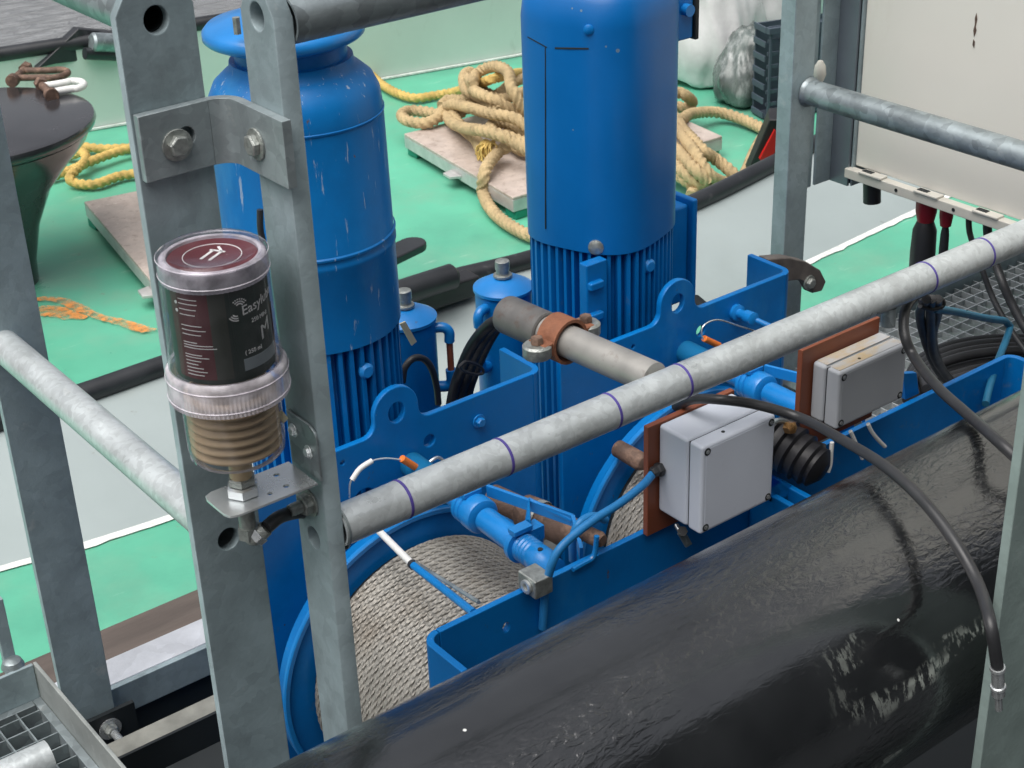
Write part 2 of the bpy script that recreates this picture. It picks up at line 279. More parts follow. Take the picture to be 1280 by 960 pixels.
class MB:
    def __init__(s): s.v = []; s.f = []
    def add(s, vs, fs):
        k = len(s.v); s.v += [Vector(a) for a in vs]; s.f += [tuple(i+k for i in f) for f in fs]; return s
    def box(s, a, b):
        x0, y0, z0 = [min(p, q) for p, q in zip(a, b)]; x1, y1, z1 = [max(p, q) for p, q in zip(a, b)]
        return s.add([(x0,y0,z0),(x1,y0,z0),(x1,y1,z0),(x0,y1,z0),(x0,y0,z1),(x1,y0,z1),(x1,y1,z1),(x0,y1,z1)],
                     [(0,3,2,1),(4,5,6,7),(0,1,5,4),(1,2,6,5),(2,3,7,6),(3,0,4,7)])
    def obox(s, c, ax, ay, az):
        """oriented box: centre and three half axis vectors"""
        c, ax, ay, az = map(Vector, (c, ax, ay, az)); vs = []
        for z in (-1, 1):
            for x, y in ((-1,-1),(1,-1),(1,1),(-1,1)): vs.append(c+ax*x+ay*y+az*z)
        return s.add(vs, [(0,3,2,1),(4,5,6,7),(0,1,5,4),(1,2,6,5),(2,3,7,6),(3,0,4,7)])
    def lathe(s, base, axis, prof, n=32, a0=0, fn=None, cap=True):
        """prof: list of (radius, height along axis); closed with caps where radius > 0 at the ends"""
        base = Vector(base); w = Vector(axis).normalized(); u = w.orthogonal().normalized() if abs(w.z) < .99 else Vector((1, 0, 0)); t = w.cross(u)
        vs = []
        for r, h in prof:
            for k in range(n):
                a = a0+2*pi*k/n; rr = r if fn is None else fn(r, h, a)
                vs.append(base + w*h + (u*cos(a)+t*sin(a))*rr)
        fs = []
        for i in range(len(prof)-1):
            for k in range(n):
                j = (k+1) % n; fs.append((i*n+k, i*n+j, (i+1)*n+j, (i+1)*n+k))
        if cap and prof[0][0] > 1e-6: fs.append(tuple(range(n))[::-1])
        if cap and prof[-1][0] > 1e-6: fs.append(tuple(range((len(prof)-1)*n, len(prof)*n)))
        return s.add(vs, fs)
    def cyl(s, a, b, r, n=24, r2=None, ch=0):
        a, b = Vector(a), Vector(b); L = (b-a).length; r2 = r if r2 is None else r2
        pr = [(r, 0), (r2, L)] if not ch else [(r-ch, 0), (r, ch), (r2, L-ch), (r2-ch, L)]
        return s.lathe(a, b-a, pr, n)
    def tube(s, a, b, r, ri, n=24):
        a, b = Vector(a), Vector(b); L = (b-a).length
        s.lathe(a, b-a, [(ri, 0), (r, 0), (r, L), (ri, L), (ri, 0)], n)
        k = len(s.f); s.f = [f for f in s.f if len(f) <= 4 or len(f) != n]; return s
    def sweep(s, pts, r, n=10, lobes=0, amp=.25, pitch=.06, cap=True, rfn=None):
        pts = [Vector(p) for p in pts]; L = len(pts)
        t0 = (pts[1]-pts[0]).normalized(); u = t0.orthogonal().normalized(); vs = []; dist = 0
        for i, p in enumerate(pts):
            t = (pts[min(i+1, L-1)]-pts[max(i-1, 0)]).normalized()
            u = (u - t*u.dot(t)).normalized(); w = t.cross(u)
            if i: dist += (p-pts[i-1]).length
            for k in range(n):
                a = 2*pi*k/n; rr = r if rfn is None else r*rfn(i/(L-1))
                if lobes: rr *= 1-amp+amp*abs(cos(lobes*(a-2*pi*dist/pitch)/2))**.8
                vs.append(p+(u*cos(a)+w*sin(a))*rr)
        fs = [(i*n+k, i*n+(k+1) % n, (i+1)*n+(k+1) % n, (i+1)*n+k) for i in range(L-1) for k in range(n)]
        if cap: fs += [tuple(range(n))[::-1], tuple(range((L-1)*n, L*n))]
        return s.add(vs, fs)
    def prism(s, poly, vec):
        """planar polygon (3D points) pushed along vec"""
        n = len(poly); poly = [Vector(p) for p in poly]; vec = Vector(vec)
        return s.add(poly+[p+vec for p in poly], [tuple(range(n))[::-1], tuple(range(n, 2*n))]+[(i, (i+1) % n, n+(i+1) % n, n+i) for i in range(n)])

def mesh_of(name, mb, m, org=Vector((0,0,0)), ang=38):
    me = bpy.data.meshes.new(name); me.from_pydata([tuple(v-org) for v in mb.v], [], mb.f); me.validate()
    bm = bmesh.new(); bm.from_mesh(me); bmesh.ops.recalc_face_normals(bm, faces=bm.faces); bm.to_mesh(me); bm.free()
    me.polygons.foreach_set('use_smooth', [True]*len(me.polygons)); me.set_sharp_from_angle(angle=radians(ang))
    me.materials.append(m); return me
def part(name, mb, m, parent=None, bev=0, seg=2, ang=38, label=None):
    root = parent; org = Vector((0, 0, 0))
    while root is not None:
        org += root.location; root = root.parent
    me = mesh_of(name, mb, M[m] if isinstance(m, str) else m, org, ang)
    o = bpy.data.objects.new(name, me); COL.objects.link(o); o.parent = parent
    if bev:
        b = o.modifiers.new('bevel', 'BEVEL'); b.width = bev; b.segments = seg; b.limit_method = 'ANGLE'; b.angle_limit = radians(40); b.harden_normals = True
    if label: o['label'] = label
    return o
def solo(name, mb, m, label, cat, group=None, bev=0, ang=38):
    o = part(name, mb, m, None, bev, ang=ang); o['label'] = label; o['category'] = cat
    if group: o['group'] = group
    return o
def struct(name, mb, m, parent=None, bev=0, kind='structure'):
    o = part(name, mb, m, parent, bev)
    if parent is None: o['kind'] = kind
    return o
def copy_tree(o, parent=None):
    c = o.copy(); COL.objects.link(c); c.parent = parent
    for ch in list(o.children): copy_tree(ch, c)
    return c
def smooth(pts, n=8):
    pts = [Vector(p) for p in pts]; out = []
    P = [pts[0]*2-pts[1]]+pts+[pts[-1]*2-pts[-2]]
    for i in range(1, len(P)-2):
        a, b, c, d = P[i-1:i+3]
        for k in range(n):
            t = k/n; out.append(.5*((2*b)+(-a+c)*t+(2*a-5*b+4*c-d)*t*t+(-a+3*b-3*c+d)*t**3))
    out.append(pts[-1]); return out
def plate2d(outline, holes, th, bev=.0012):
    """flat plate with holes in its own x,y plane, thickness th centred on z = 0; returns verts, faces"""
    cu = bpy.data.curves.new('tmp', 'CURVE'); cu.dimensions = '2D'; cu.fill_mode = 'BOTH'; cu.extrude = th/2-bev; cu.bevel_depth = bev; cu.bevel_resolution = 1; cu.offset = -bev
    for ring in [outline]+holes:
        sp = cu.splines.new('POLY'); sp.points.add(len(ring)-1); sp.use_cyclic_u = True
        for p, q in zip(sp.points, ring): p.co = (q[0], q[1], 0, 1)
    ob = bpy.data.objects.new('tmp', cu); COL.objects.link(ob); dg = bpy.context.evaluated_depsgraph_get()
    me = bpy.data.meshes.new_from_object(ob.evaluated_get(dg)); vs = [v.co.copy() for v in me.vertices]; fs = [tuple(p.vertices) for p in me.polygons]
    bpy.data.objects.remove(ob); bpy.data.curves.remove(cu); bpy.data.meshes.remove(me); return vs, fs
def plate(outline, holes, th, O, U, V, bev=.0012):
    vs, fs = plate2d(outline, holes, th, bev); O, U, V = Vector(O), Vector(U), Vector(V); W = U.cross(V)
    return MB().add([O+U*v.x+V*v.y+W*v.z for v in vs], fs)
def ring2(cx, cy, r, n=24, ry=None): return [(cx+r*cos(2*pi*k/n), cy+(ry or r)*sin(2*pi*k/n)) for k in range(n)]
def hexbolt(parent, c, axis, r, h, m='bolt', washer=True, name='bolt'):
    c, axis = Vector(c), Vector(axis).normalized(); b = MB()
    if washer: b.cyl(c, c+axis*h*.25, r*1.45, 20)
    b.lathe(c+axis*h*.25, axis, [(r, 0), (r, h*.62), (r*.86, h*.75)], 6)
    return part(name, b, m, parent, .0006)
def text_verts(s, size):
    cu = bpy.data.curves.new('t', 'FONT'); cu.body = s; cu.size = size; cu.extrude = .0002; cu.resolution_u = 3
    ob = bpy.data.objects.new('t', cu); COL.objects.link(ob); dg = bpy.context.evaluated_depsgraph_get()
    me = bpy.data.meshes.new_from_object(ob.evaluated_get(dg)); vs = [v.co.copy() for v in me.vertices]; fs = [tuple(p.vertices) for p in me.polygons]
    bpy.data.objects.remove(ob); bpy.data.curves.remove(cu); bpy.data.meshes.remove(me); return vs, fs

# ================================================================== SETTING
DECK = -2.4
w = MB().add([(-600, -300, -3.5), (1500, -300, -3.5), (1500, 1500, -3.5), (-600, 1500, -3.5)], [(0, 1, 2, 3)])
struct('water', w, 'water')
def wallY(x): return 7.49-.21*x                       # foot of the far bulwark
# green deck of the barge with its steel side
d = MB(); d.prism([(-6, 3.24, -3.7), (14, 3.24, -3.7), (14, wallY(14), -3.7), (-6, wallY(-6), -3.7)], (0, 0, 3.7+DECK))
struct('barge_deck', d, 'green')
f = MB().box((-3, 1.5, -3.9), (5, 3.10, -2.55)); struct('added_dark_base', f, 'dark_blk')  # near-black boxes added so the view below the machinery stays dark
f = MB().box((-3, .2, -3.9), (5, 1.49, -2.62)); struct('added_dark_base', f, 'dark_blk')
f = MB().box((-9, -3.2, -3.9), (12, -2.6, 2.9)); struct('sky_blocker', f, 'sky_blocker')  # unseen wall behind the camera, added to block the low sky
f = MB().box((-4, -2.6, -1.95), (6, .35, -1.85)); struct('added_platform', f, 'sky_blocker')  # unseen floor under the camera, added; shows only as shade and reflections
# strip of pale grey sheer plating, sloping up from the green side deck to the black gunwale
cap_px = [(-190, 585), (-60, 545), (50, 510), (120, 487), (200, 459), (330, 415), (420, 386), (500, 364), (580, 345), (665, 324), (760, 292), (870, 252), (970, 203), (1035, 172), (1120, 138), (1250, 90), (1400, 40)]
cap = smooth([onZ(x, y, -2.2) for x, y in cap_px], 6)
base_px = [(-190, 770), (0, 712), (85, 688), (240, 638), (420, 572), (620, 495), (820, 412), (1010, 328), (1145, 264), (1280, 203), (1400, 150)]
bs = smooth([onZ(x, y, DECK) for x, y in base_px], 10)
def at_x(path, x):
    for a, b in zip(path, path[1:]):
        if a.x <= x <= b.x: return a.lerp(b, (x-a.x)/max(1e-6, b.x-a.x))
    return path[0] if x < path[0].x else path[-1]
xs = [.2+.04*i for i in range(174)]
g = MB(); vs = []
for x in xs:
    a = at_x(bs, x); b = at_x(cap, x+.15)
    vs += [(a.x, a.y, DECK+.002), (b.x, b.y, -2.21), (b.x, b.y+.05, -2.21), (b.x, b.y+.05, DECK+.002)]
fs = [(4*i+k, 4*i+4+k, 4*i+5+k, 4*i+1+k) for i in range(len(xs)-1) for k in range(3)]
g.add(vs, fs); struct('sheer_plating', g, 'grey_paint')
g = MB(); vs = []
for i, x in enumerate(xs):
    a = at_x(bs, x); wv = .004+.016*abs(noise.noise(Vector((x*9, 0, 0))))+.012*abs(noise.noise(Vector((x*31, 3, 0))))
    vs += [(a.x, a.y-.012-wv, DECK+.005), (a.x, a.y+.004, DECK+.009)]
g.add(vs, [(2*i, 2*i+2, 2*i+3, 2*i+1) for i in range(len(xs)-1)]); struct('paint_edge', g, 'white_edge')
t = thing('gunwale', 'black curved steel gunwale pipe running along the top of the pale grey plating', 'gunwale', (0, 4, -2.2))
part('pipe_rail', MB().sweep(cap, .034, 12), 'black_steel', t)
# fairlead roller on the gunwale, right of the left motor
t = thing('fairlead', 'black fairlead roller on its base, on the gunwale right of the domed motor', 'fairlead', tuple(onZ(540, 365, -2.2)))
a, b = onZ(470, 376, -2.12), onZ(569, 344, -2.12)
part('roller', MB().cyl(a, b, .042, 20, ch=.012), 'black_steel', t)
a2, b2 = onZ(470, 392, -2.19), onZ(592, 352, -2.19)
part('base_bar', MB().obox((a2+b2)/2, (b2-a2)/2, Vector((0, .04, 0)), Vector((0, 0, .035))), 'black_rub', t, .008)
a, b = onZ(440, 349, -2.25), onZ(516, 312, -2.25)
u = (b-a).normalized(); v = Vector((-u.y, u.x, 0))*.05
pts = [a-v, b-v]+[b+u*.05*sin(k*pi/8)-v*cos(k*pi/8) for k in range(1, 8)]+[b+v, a+v]
solo('fairlead_plate', MB().prism(pts, (0, 0, .03)), 'black_steel', 'flat black tongue plate with a rounded end, on the green deck behind the fairlead roller', 'plate', bev=.006)
# far bulwark
def wallp(x, z, off=0): return Vector((x, wallY(x)+off, z))
t = thing('far_bulwark', 'pale grey green bulwark wall along the far edge of the green deck', 'bulwark', (3, wallY(3), DECK))
part('wall', MB().prism([wallp(.5, DECK), wallp(9, DECK), wallp(9, DECK, .05), wallp(.5, DECK, .05)], (0, 0, .40)), 'grey_green', t)
part('cap_rail', MB().sweep([wallp(.5, -1.99, .02), wallp(4, -1.99, .02), wallp(9, -1.99, .02)], .034, 10), 'black_steel', t)
part('paint_edge', MB().prism([wallp(.5, DECK+.004, -.004), wallp(9, DECK+.004, -.004), wallp(9, DECK+.004, -.02), wallp(.5, DECK+.004, -.02)], (0, 0, .008)), 'white_edge', t)
# black fairlead bracket on the far bulwark, left
t = thing('bulwark_fairlead', 'black triangular fairlead bracket on the far bulwark, left of the lifting blade', 'fairlead', tuple(wallp(2.9, -2.0)))
P0 = wallp(2.2, -1.99).y
def fw_(x, y): return onY(x, y, P0-.12)
poly = [fw_(46, 86), fw_(98, 36), fw_(142, 40), fw_(142, 86), fw_(118, 90), fw_(105, 76), fw_(70, 80)]
part('bracket_plate', MB().prism(poly, (0, .06, 0)), 'black_steel', t, .006)
part('roller', MB().cyl(fw_(108, 50)+Vector((0, -.05, 0)), fw_(150, 52)+Vector((0, -.05, 0)), .045, 16, ch=.01), 'galv', t)
part('roller_pin', MB().cyl(fw_(100, 64)+Vector((0, -.05, 0)), fw_(150, 66)+Vector((0, -.05, 0)), .028, 12), 'black_steel', t)

# orange scuffs painted on the green deck
def deck_strip(name, px, ws, m, z=DECK+.006):
    c = smooth([onZ(x, y, z) for x, y in px], 6); n = len(c); vs = []
    for i, p in enumerate(c):
        t_ = (c[min(i+1, n-1)]-c[max(i-1, 0)]).normalized(); s = Vector((-t_.y, t_.x, 0))
        k = i/(n-1)*(len(ws)-1); j = min(int(k), len(ws)-2); ww = (ws[j]*(1-(k-j))+ws[j+1]*(k-j))*(.8+.4*random.random())
        vs += [p+s*ww, p-s*ww]
    return MB().add(vs, [(2*i, 2*i+1, 2*i+3, 2*i+2) for i in range(n-1)])
t = thing('paint_scuff', 'bright orange paint scuff curving across the green deck beside the left tube', 'paint scuff', tuple(onZ(100, 395, DECK)))
part('streak', deck_strip('s', [(36, 391), (60, 388), (85, 393), (108, 397)], [.030, .050, .040, .010], 'orange_paint'), 'orange_paint', t)
part('streak', deck_strip('s', [(34, 374), (70, 374), (100, 385), (125, 396), (150, 402), (178, 411), (195, 412)], [.012, .022, .024, .018, .022, .024, .010], 'orange_paint', DECK+.010), 'orange_paint', t)

# ------------------------------------------------------------------ hatch covers
def hatch(label, A, B, C, lug):
    """flat aluminium cover on small green feet; A-B is the long near edge, B-C the short one"""
    A, B, C = [Vector(p) for p in (A, B, C)]; D = A+C-B; z = Vector((0, 0, 1))
    t = thing('hatch_cover', label, 'hatch cover', (A.x, A.y, DECK), 'hatch covers standing on the green deck')
    part('top_plate', MB().prism([A, B, C, D], (0, 0, -.012)), 'pallet', t, .003)
    c = (A+B+C+D)/4
    for p, q in ((A, B), (B, C), (C, D), (D, A)):
        i = ((c-p) - (q-p)*((c-p).dot(q-p)/(q-p).length_squared)).normalized()*.012
        part('side_rim', MB().prism([p-z*.0125, q-z*.0125, q-z*.0125+i, p-z*.0125+i], (0, 0, -.05)), 'alu_edge', t, .002)
    for p in (A, B, C, D):
        i = (c-p).normalized()*.06; q = p+i
        part('foot', MB().box((q.x-.035, q.y-.035, DECK+.002), (q.x+.035, q.y+.035, q.z-.063)), 'green_dark', t, .004)
    for k in lug:
        p = A.lerp(B, k)-z*.05; o = (B-A).normalized(); n = Vector((o.y, -o.x, 0))
        if n.dot(c-p) > 0: n = -n
        pts = [p-o*.045, p+o*.045, p+o*.03+n*.045, p-o*.03+n*.045]
        part('lug', MB().prism(pts, (0, 0, .012)), 'alu_edge', t, .002)
A = onZ(505, 167, -2.3); B = onZ(641, 247, -2.3); C = onZ(903, 170, -2.3)
hatch('scuffed aluminium hatch cover under the big heap of tan rope, behind the square motor', A, B, C, (.5,))
A = onZ(105, 252, -2.3); B = onZ(188, 350, -2.3); B = A+(B-A)*1.08; s = (B-A); n = Vector((-s.y, s.x, 0)).normalized()
if n.x < 0: n = -n
hatch('scuffed aluminium hatch cover lying empty behind the two lifting blades', A, B, B+n*.80, (.93,))

# ------------------------------------------------------------------ ropes
def crop(ox, oy, k, pts): return [(ox+x*k, oy+y*k, z) for x, y, z in pts]
def rope(mb, pts, r=.0265, pitch=.12, sub=18, lobes=4): mb.sweep(smooth([onZ(x, y, DECK+z) for x, y, z in pts], sub), r, lobes*4, lobes=lobes, amp=.34, pitch=pitch)
T = .13
rp = MB()
for pts in [
    [(690,380,.22),(620,335,.25),(500,312,.25),(400,283,.22),(335,270,.2),(290,290,.16),(265,330,.14),(200,360,T),(115,350,T),(85,322,T),(120,302,T),(190,305,T),(262,318,T)],
    [(700,345,.2),(650,265,.28),(612,190,.34),(598,120,.36),(550,90,.36),(490,97,.33),(440,130,.3),(425,170,.3),(392,140,.26),(400,175,.26),(450,215,.28),(520,245,.28),(580,280,.25),(640,310,.22),(700,350,.2)],
    [(710,500,.2),(620,450,.22),(555,420,.24),(470,395,.24),(390,385,.2),(330,360,.15),(290,310,.14)],
    [(700,420,.17),(600,362,.19),(520,368,.19),(530,405,.19),(640,440,.17),(710,470,.17)],
    [(600,470,.18),(550,500,.16),(500,560,.15),(478,620,.12),(475,690,.06),(505,760,.04),(560,820,.035),(640,872,.035),(720,905,.035),(800,905,.035)],
    [(330,300,.16),(350,350,.15),(395,400,.14),(440,440,.14),(470,500,.14)],
    [(470,260,.2),(560,215,.22),(620,165,.2),(700,140,.16),(760,140,.14)],
    [(700,200,.16),(640,222,.2),(560,245,.22),(470,208,.22),(420,240,.2),(360,250,.17),(310,250,.15),(275,280,.14)],
    [(700,260,.16),(620,290,.18),(540,300,.18),(450,260,.18),(370,310,.16),(330,340,.14)],
    [(700,330,.14),(600,400,.15),(640,480,.14),(720,500,.14)],
    [(420,110,.28),(385,135,.27),(395,200,.26),(450,230,.25),(560,300,.24)],
]: rope(rp, crop(480, 60, .2604, pts))
for pts in [
    [(-120,120,.2),(0,90,.2),(90,90,.18),(160,115,.16),(212,165,.1),(185,205,.08),(100,200,.08),(0,170,.1)],
    [(-60,240,.16),(60,260,.17),(150,380,.18),(220,450,.18),(300,535,.16),(380,590,.12),(460,650,.09),(560,735,.06)],
    [(-60,330,.16),(60,330,.17),(150,430,.18),(230,540,.17),(290,640,.14),(350,720,.1),(430,765,.05)],
    [(-60,440,.14),(50,480,.14),(150,580,.15),(240,680,.13),(330,765,.08)],
    [(-60,560,.12),(60,615,.12),(150,690,.11),(250,775,.07),(330,800,.04)],
    [(-60,660,.08),(60,690,.08),(140,735,.08),(220,800,.05)],
    [(-40,300,.14),(100,300,.14),(150,285,.12),(200,255,.10),(330,240,.07),(450,252,.05),(580,292,.04),(700,345,.035),(775,375,.035),(830,310,.035)],
    [(790,390,.035),(735,440,.035),(670,560,.035),(625,670,.035),(570,745,.035),(460,765,.035),(320,775,.04),(240,810,.04),(205,870,.035)],
]: rope(rp, crop(830, 100, 1/6, pts), .0265)
solo('mooring_rope', rp, 'rope', 'thick tan laid mooring rope heaped over the hatch cover and looping behind the square motor', 'rope')
yr = MB()
rope(yr, crop(480, 60, .2604, [(-60,130,.03),(-10,175,.03),(60,215,.03),(150,240,.03),(260,225,.03),(360,205,.08),(440,180,.2),(500,155,.3),(560,138,.3),(640,120,.2),(720,118,.1)]), .023, .10, lobes=3)
solo('mooring_rope', yr, 'rope_y', 'thin yellowish rope running from behind the domed motor into the tan rope heap', 'rope')
fz = MB(); c0 = onZ(610, 178, DECK+.2)
for k in range(46):
    a = random.uniform(-.9, .9); e = onZ(606+14*sin(a)+random.uniform(-3, 3), 190+random.uniform(-2, 12), DECK+.14)
    fz.sweep(smooth([c0+Vector((random.uniform(-.03, .03), 0, 0)), (c0+e)/2+Vector((random.uniform(-.03, .03), random.uniform(-.03, .03), .02)), e], 3), .0035, 4)
solo('frayed_rope_end', fz, 'rope_y', 'frayed yellow rope tail hanging from the tan heap above the hatch cover', 'rope end')
yr = MB()
for pts in [[(175,184,.03),(130,186,.03),(95,182,.04),(70,180,.03)], [(175,182,.05),(140,192,.05),(108,204,.05),(90,212,.04),(60,222,.03),(20,232,.03)],
            [(60,197,.03),(85,195,.03),(103,190,.06),(107,200,.06),(96,212,.06),(87,222,.05),(95,229,.03),(120,230,.03),(150,220,.03),(180,216,.03)]]: rope(yr, pts, .022, .10, lobes=3)
solo('mooring_rope', yr, 'rope_y', 'yellow rope lying in loose bights on the green deck right of the black bollard', 'rope')

# ------------------------------------------------------------------ big black bollard with shackles, left
bc = Vector((1.78, 5.50, DECK))
t = thing('mushroom_bollard', 'large black flared bollard with a flat top at the left edge of the deck', 'bollard', tuple(bc))
ht = .62
part('flared_body', MB().lathe(bc, (0, 0, 1), [(.13, 0), (.135, .08), (.17, .22), (.235, .36), (.32, .46), (.385, .53), (.405, .57)], 56), 'wet_black', t)
part('top_plate', MB().lathe(bc, (0, 0, 1), [(.405, .571), (.425, .585), (.43, .60), (.425, .615), (.40, .62)], 56), 'wet_black', t, ang=50)
zt = DECK+ht+.001
def shackle(label, pxa, pxb, r, m, pinm):
    a, b = onZ(*pxa, zt+r), onZ(*pxb, zt+r); u = (b-a).normalized(); s = Vector((-u.y, u.x, 0)); wd = .045
    tt = thing('shackle', label, 'shackle', tuple((a+b)/2-Vector((0, 0, r))), 'shackles on the bollard')
    L = (b-a).length
    pth = [a+s*wd, a+s*wd+u*L*.6]+[a+u*(L*.72)+s*wd*cos(k*pi/8)*1.15+u*L*.28*sin(k*pi/8) for k in range(9)]+[a-s*wd+u*L*.6, a-s*wd]
    part('bow', MB().sweep(smooth(pth, 3), r, 10), m, tt)
    part('pin', MB().cyl(a+s*(wd+.035), a-s*(wd+.035), r*1.1, 12).cyl(a+s*(wd+.014), a+s*(wd+.05), r*1.9, 6).cyl(a-s*(wd+.014), a-s*(wd+.045), r*1.9, 12), pinm, tt, .002)
shackle('rusty brown shackle behind the white one on the black bollard', (24, 93), (84, 92), .013, 'rust', 'rust')
shackle('white galvanised shackle with a rusty pin lying on the black bollard', (58, 112), (104, 104), .014, 'white', 'rust')

# ------------------------------------------------------------------ sacks, crate, red bag
def blob(label, cpx, size, m, seed, zc, name='plastic_sack', group=None):
    c = onZ(*cpx, DECK); bm = bmesh.new(); bmesh.ops.create_icosphere(bm, subdivisions=5, radius=1)
    mb = MB()
    for v in bm.verts:
        p = v.co.copy(); n_ = noise.noise(p*1.3+Vector((seed, 0, 0)))
        rid = 1-abs(noise.noise(Vector((p.x*2.6+seed+p.z, p.y*2.6, p.z*.7))))*2
        rid2 = 1-abs(noise.noise(Vector((p.x*5+seed, p.y*5-p.z, p.z*1.1))))*2
        k = 1+.20*n_+.10*rid+.05*rid2
        q = Vector((p.x*size[0]*k*(1.15-.3*p.z), p.y*size[1]*k*(1.15-.3*p.z), max(p.z, -.62)*size[2]*k+zc)); v.co = q+c
    mb.v = [v.co.copy() for v in bm.verts]; bm.verts.index_update(); mb.f = [tuple(v.index for v in f_.verts) for f_ in bm.faces]; bm.free()
    zmin = min(v.z for v in mb.v); mb.v = [v-Vector((0, 0, zmin-DECK-.002)) for v in mb.v]
    return solo(name, mb, m, label, 'sack', group, ang=80)
blob('bulging white plastic sack at the top, right of the square motor', (878, 92), (.22, .24, .42), 'bag_w', 3, .3)
blob('white plastic sack slumped over the top of the dark one', (930, 78), (.30, .24, .50), 'bag_w', 8, .3)
blob('dark grey plastic sack standing in front, between the rope and the slatted crate', (938, 124), (.15, .13, .19), 'bag_g', 5, .25)
# crate of slats
co = onZ(958, 152, DECK); U = Vector((.95, -.3, 0)).normalized(); V = Vector((.3, .95, 0)).normalized()
t = thing('plastic_crate', 'slate grey slatted plastic crate beside the dark sack, left of the tall post', 'crate', tuple(co))
W_, H_, L_ = .42, .42, .14; c0 = co
def cb(name, u0, u1, v0, v1, z0, z1, m='crate'):
    c = c0+U*(u0+u1)/2+V*(v0+v1)/2+Vector((0, 0, (z0+z1)/2)); return part(name, MB().obox(c, U*(u1-u0)/2, V*(v1-v0)/2, Vector((0, 0, (z1-z0)/2))), m, t, .002)
cb('back_panel', 0, W_, L_-.01, L_, 0, H_); cb('floor_panel', 0, W_, .012, L_-.01, 0, .012)
for k in range(8): cb('upright', .0+k*W_/7-.006*(k > 0), .012+k*W_/7-.006*(k > 0), -.004, .006, .01, H_-.02)
for k in range(8): cb('slat', -.004, W_+.01, .0065, .014, .01+k*.058, .028+k*.058)
cb('top_rim', -.01, W_+.02, -.012, .02, H_-.018, H_+.01)
for k in range(7): cb('side_slat', -.012, -.004, .02, L_-.01, .01+k*.065, .038+k*.065)
cb('tag', .05, .10, -.012, -.005, H_-.09, H_-.05, mat('blue_violet_tag', (.05, .05, .45), .5))
# red and black bag leaning on the gunwale
t = thing('tool_bag', 'red and black bag leaning against the inside of the gunwale, left of the tall post', 'bag', tuple(onZ(950, 215, DECK)))
q = lambda x, y, z: onZ(x, y, z)
def slabpx(name, px, z0s, th, m):
    pts = [onZ(x, y, z) for (x, y), z in zip(px, z0s)]; n_ = (pts[1]-pts[0]).cross(pts[2]-pts[0]).normalized()
    if n_.dot(pts[0]) > 0: n_ = -n_
    return part(name, MB().prism([p-n_*th for p in pts], n_*th), m, t, .006)
slabpx('bag_body', [(931, 224), (962, 150), (985, 150), (1000, 215)], [-2.37, -2.1, -2.1, -2.37], .10, 'black_rub')
def onplane(px, p0, nrm): r_ = ray(*px); return r_*(p0.dot(nrm)/r_.dot(nrm))
p_ = [onZ(931, 224, -2.37), onZ(962, 150, -2.1), onZ(1000, 215, -2.37)]; nn = (p_[1]-p_[0]).cross(p_[2]-p_[0]).normalized()
if nn.dot(p_[0]) > 0: nn = -nn
for px in ([(948, 197), (967, 160), (976, 168), (975, 178), (959, 200), (970, 213), (962, 211)], ):
    pts = [onplane(a, p_[0]+nn*.004, nn) for a in px]
    part('red_panel', MB().prism(pts, nn*.012), 'red', t, .002)
part('white_strap', MB().prism([onplane(a, p_[0]+nn*.004, nn) for a in [(950, 216), (956, 207), (966, 214), (962, 220)]], nn*.01), 'white', t)

# timber and steel at the deck edge
solo('fender_timber', MB().prism([(-1.5, 3.10, -2.465), (4, 3.10, -2.465), (4, 3.235, -2.465), (-1.5, 3.235, -2.465)], (0, 0, .085)), 'timber',
     'weathered dark brown timber along the edge of the green deck at the lower left', 'timber', bev=.006)

# ================================================================== RAILINGS
TR = .0245
GB = 'upright galvanised flat bar posts of the railing'
def blade_plate(w, zt, zb, holes, ch=.03):
    o = [(-w/2, zb), (w/2, zb), (w/2, zt-ch), (w/2-ch*.62, zt), (-w/2+ch*.62, zt), (-w/2, zt-ch)]
    return o, [ring2(0, z, .0135, 24, .0145) for z in holes]
zl = onY(285, 674, 1.475).z; zlt = onY(185, 27, 1.475).z; zr = onX(398, 677, .75).z; zrt = onX(319, 20, .75).z
# left railing, running away from the camera
t = thing('railing', 'left galvanised railing running away, its wide flat post standing behind the lubricator', 'railing', (.68, 1.6, -2.5), 'galvanised railings of the gangway')
o, h = blade_plate(.086, -.378, -2.0, [zlt, zl])
part('post', plate(o, h, .013, (.680, 1.4815, 0), (1, 0, 0), (0, 0, 1), .0012), 'galv_blade', t)
part('mid_tube', MB().tube((.68, 1.4885, zl), (.68, 3.4, zl), TR, TR-.003, 32), 'galv_tube', t)
part('top_tube', MB().tube((.68, 1.4885, zlt), (.68, 3.4, zlt), TR, TR-.003, 32), 'galv', t)
part('end_sleeve', MB().tube((.68, 1.489, zlt), (.68, 1.50, zlt), TR-.0035, .0138, 24), 'dark_blk', t)
o, h = blade_plate(.084, -.378, -1.84, [], .03)
part('post', plate(o, h, .014, (.700, 2.160, 0), (1, 0, 0), (0, 0, 1), .0012), 'galv_blade', t)
part('weld_ring', MB().lathe((.68, 1.4886, zl), (0, 1, 0), [(TR+.004, 0), (TR+.0035, .002), (TR+.0004, .005)], 28, cap=False), 'galv', t)
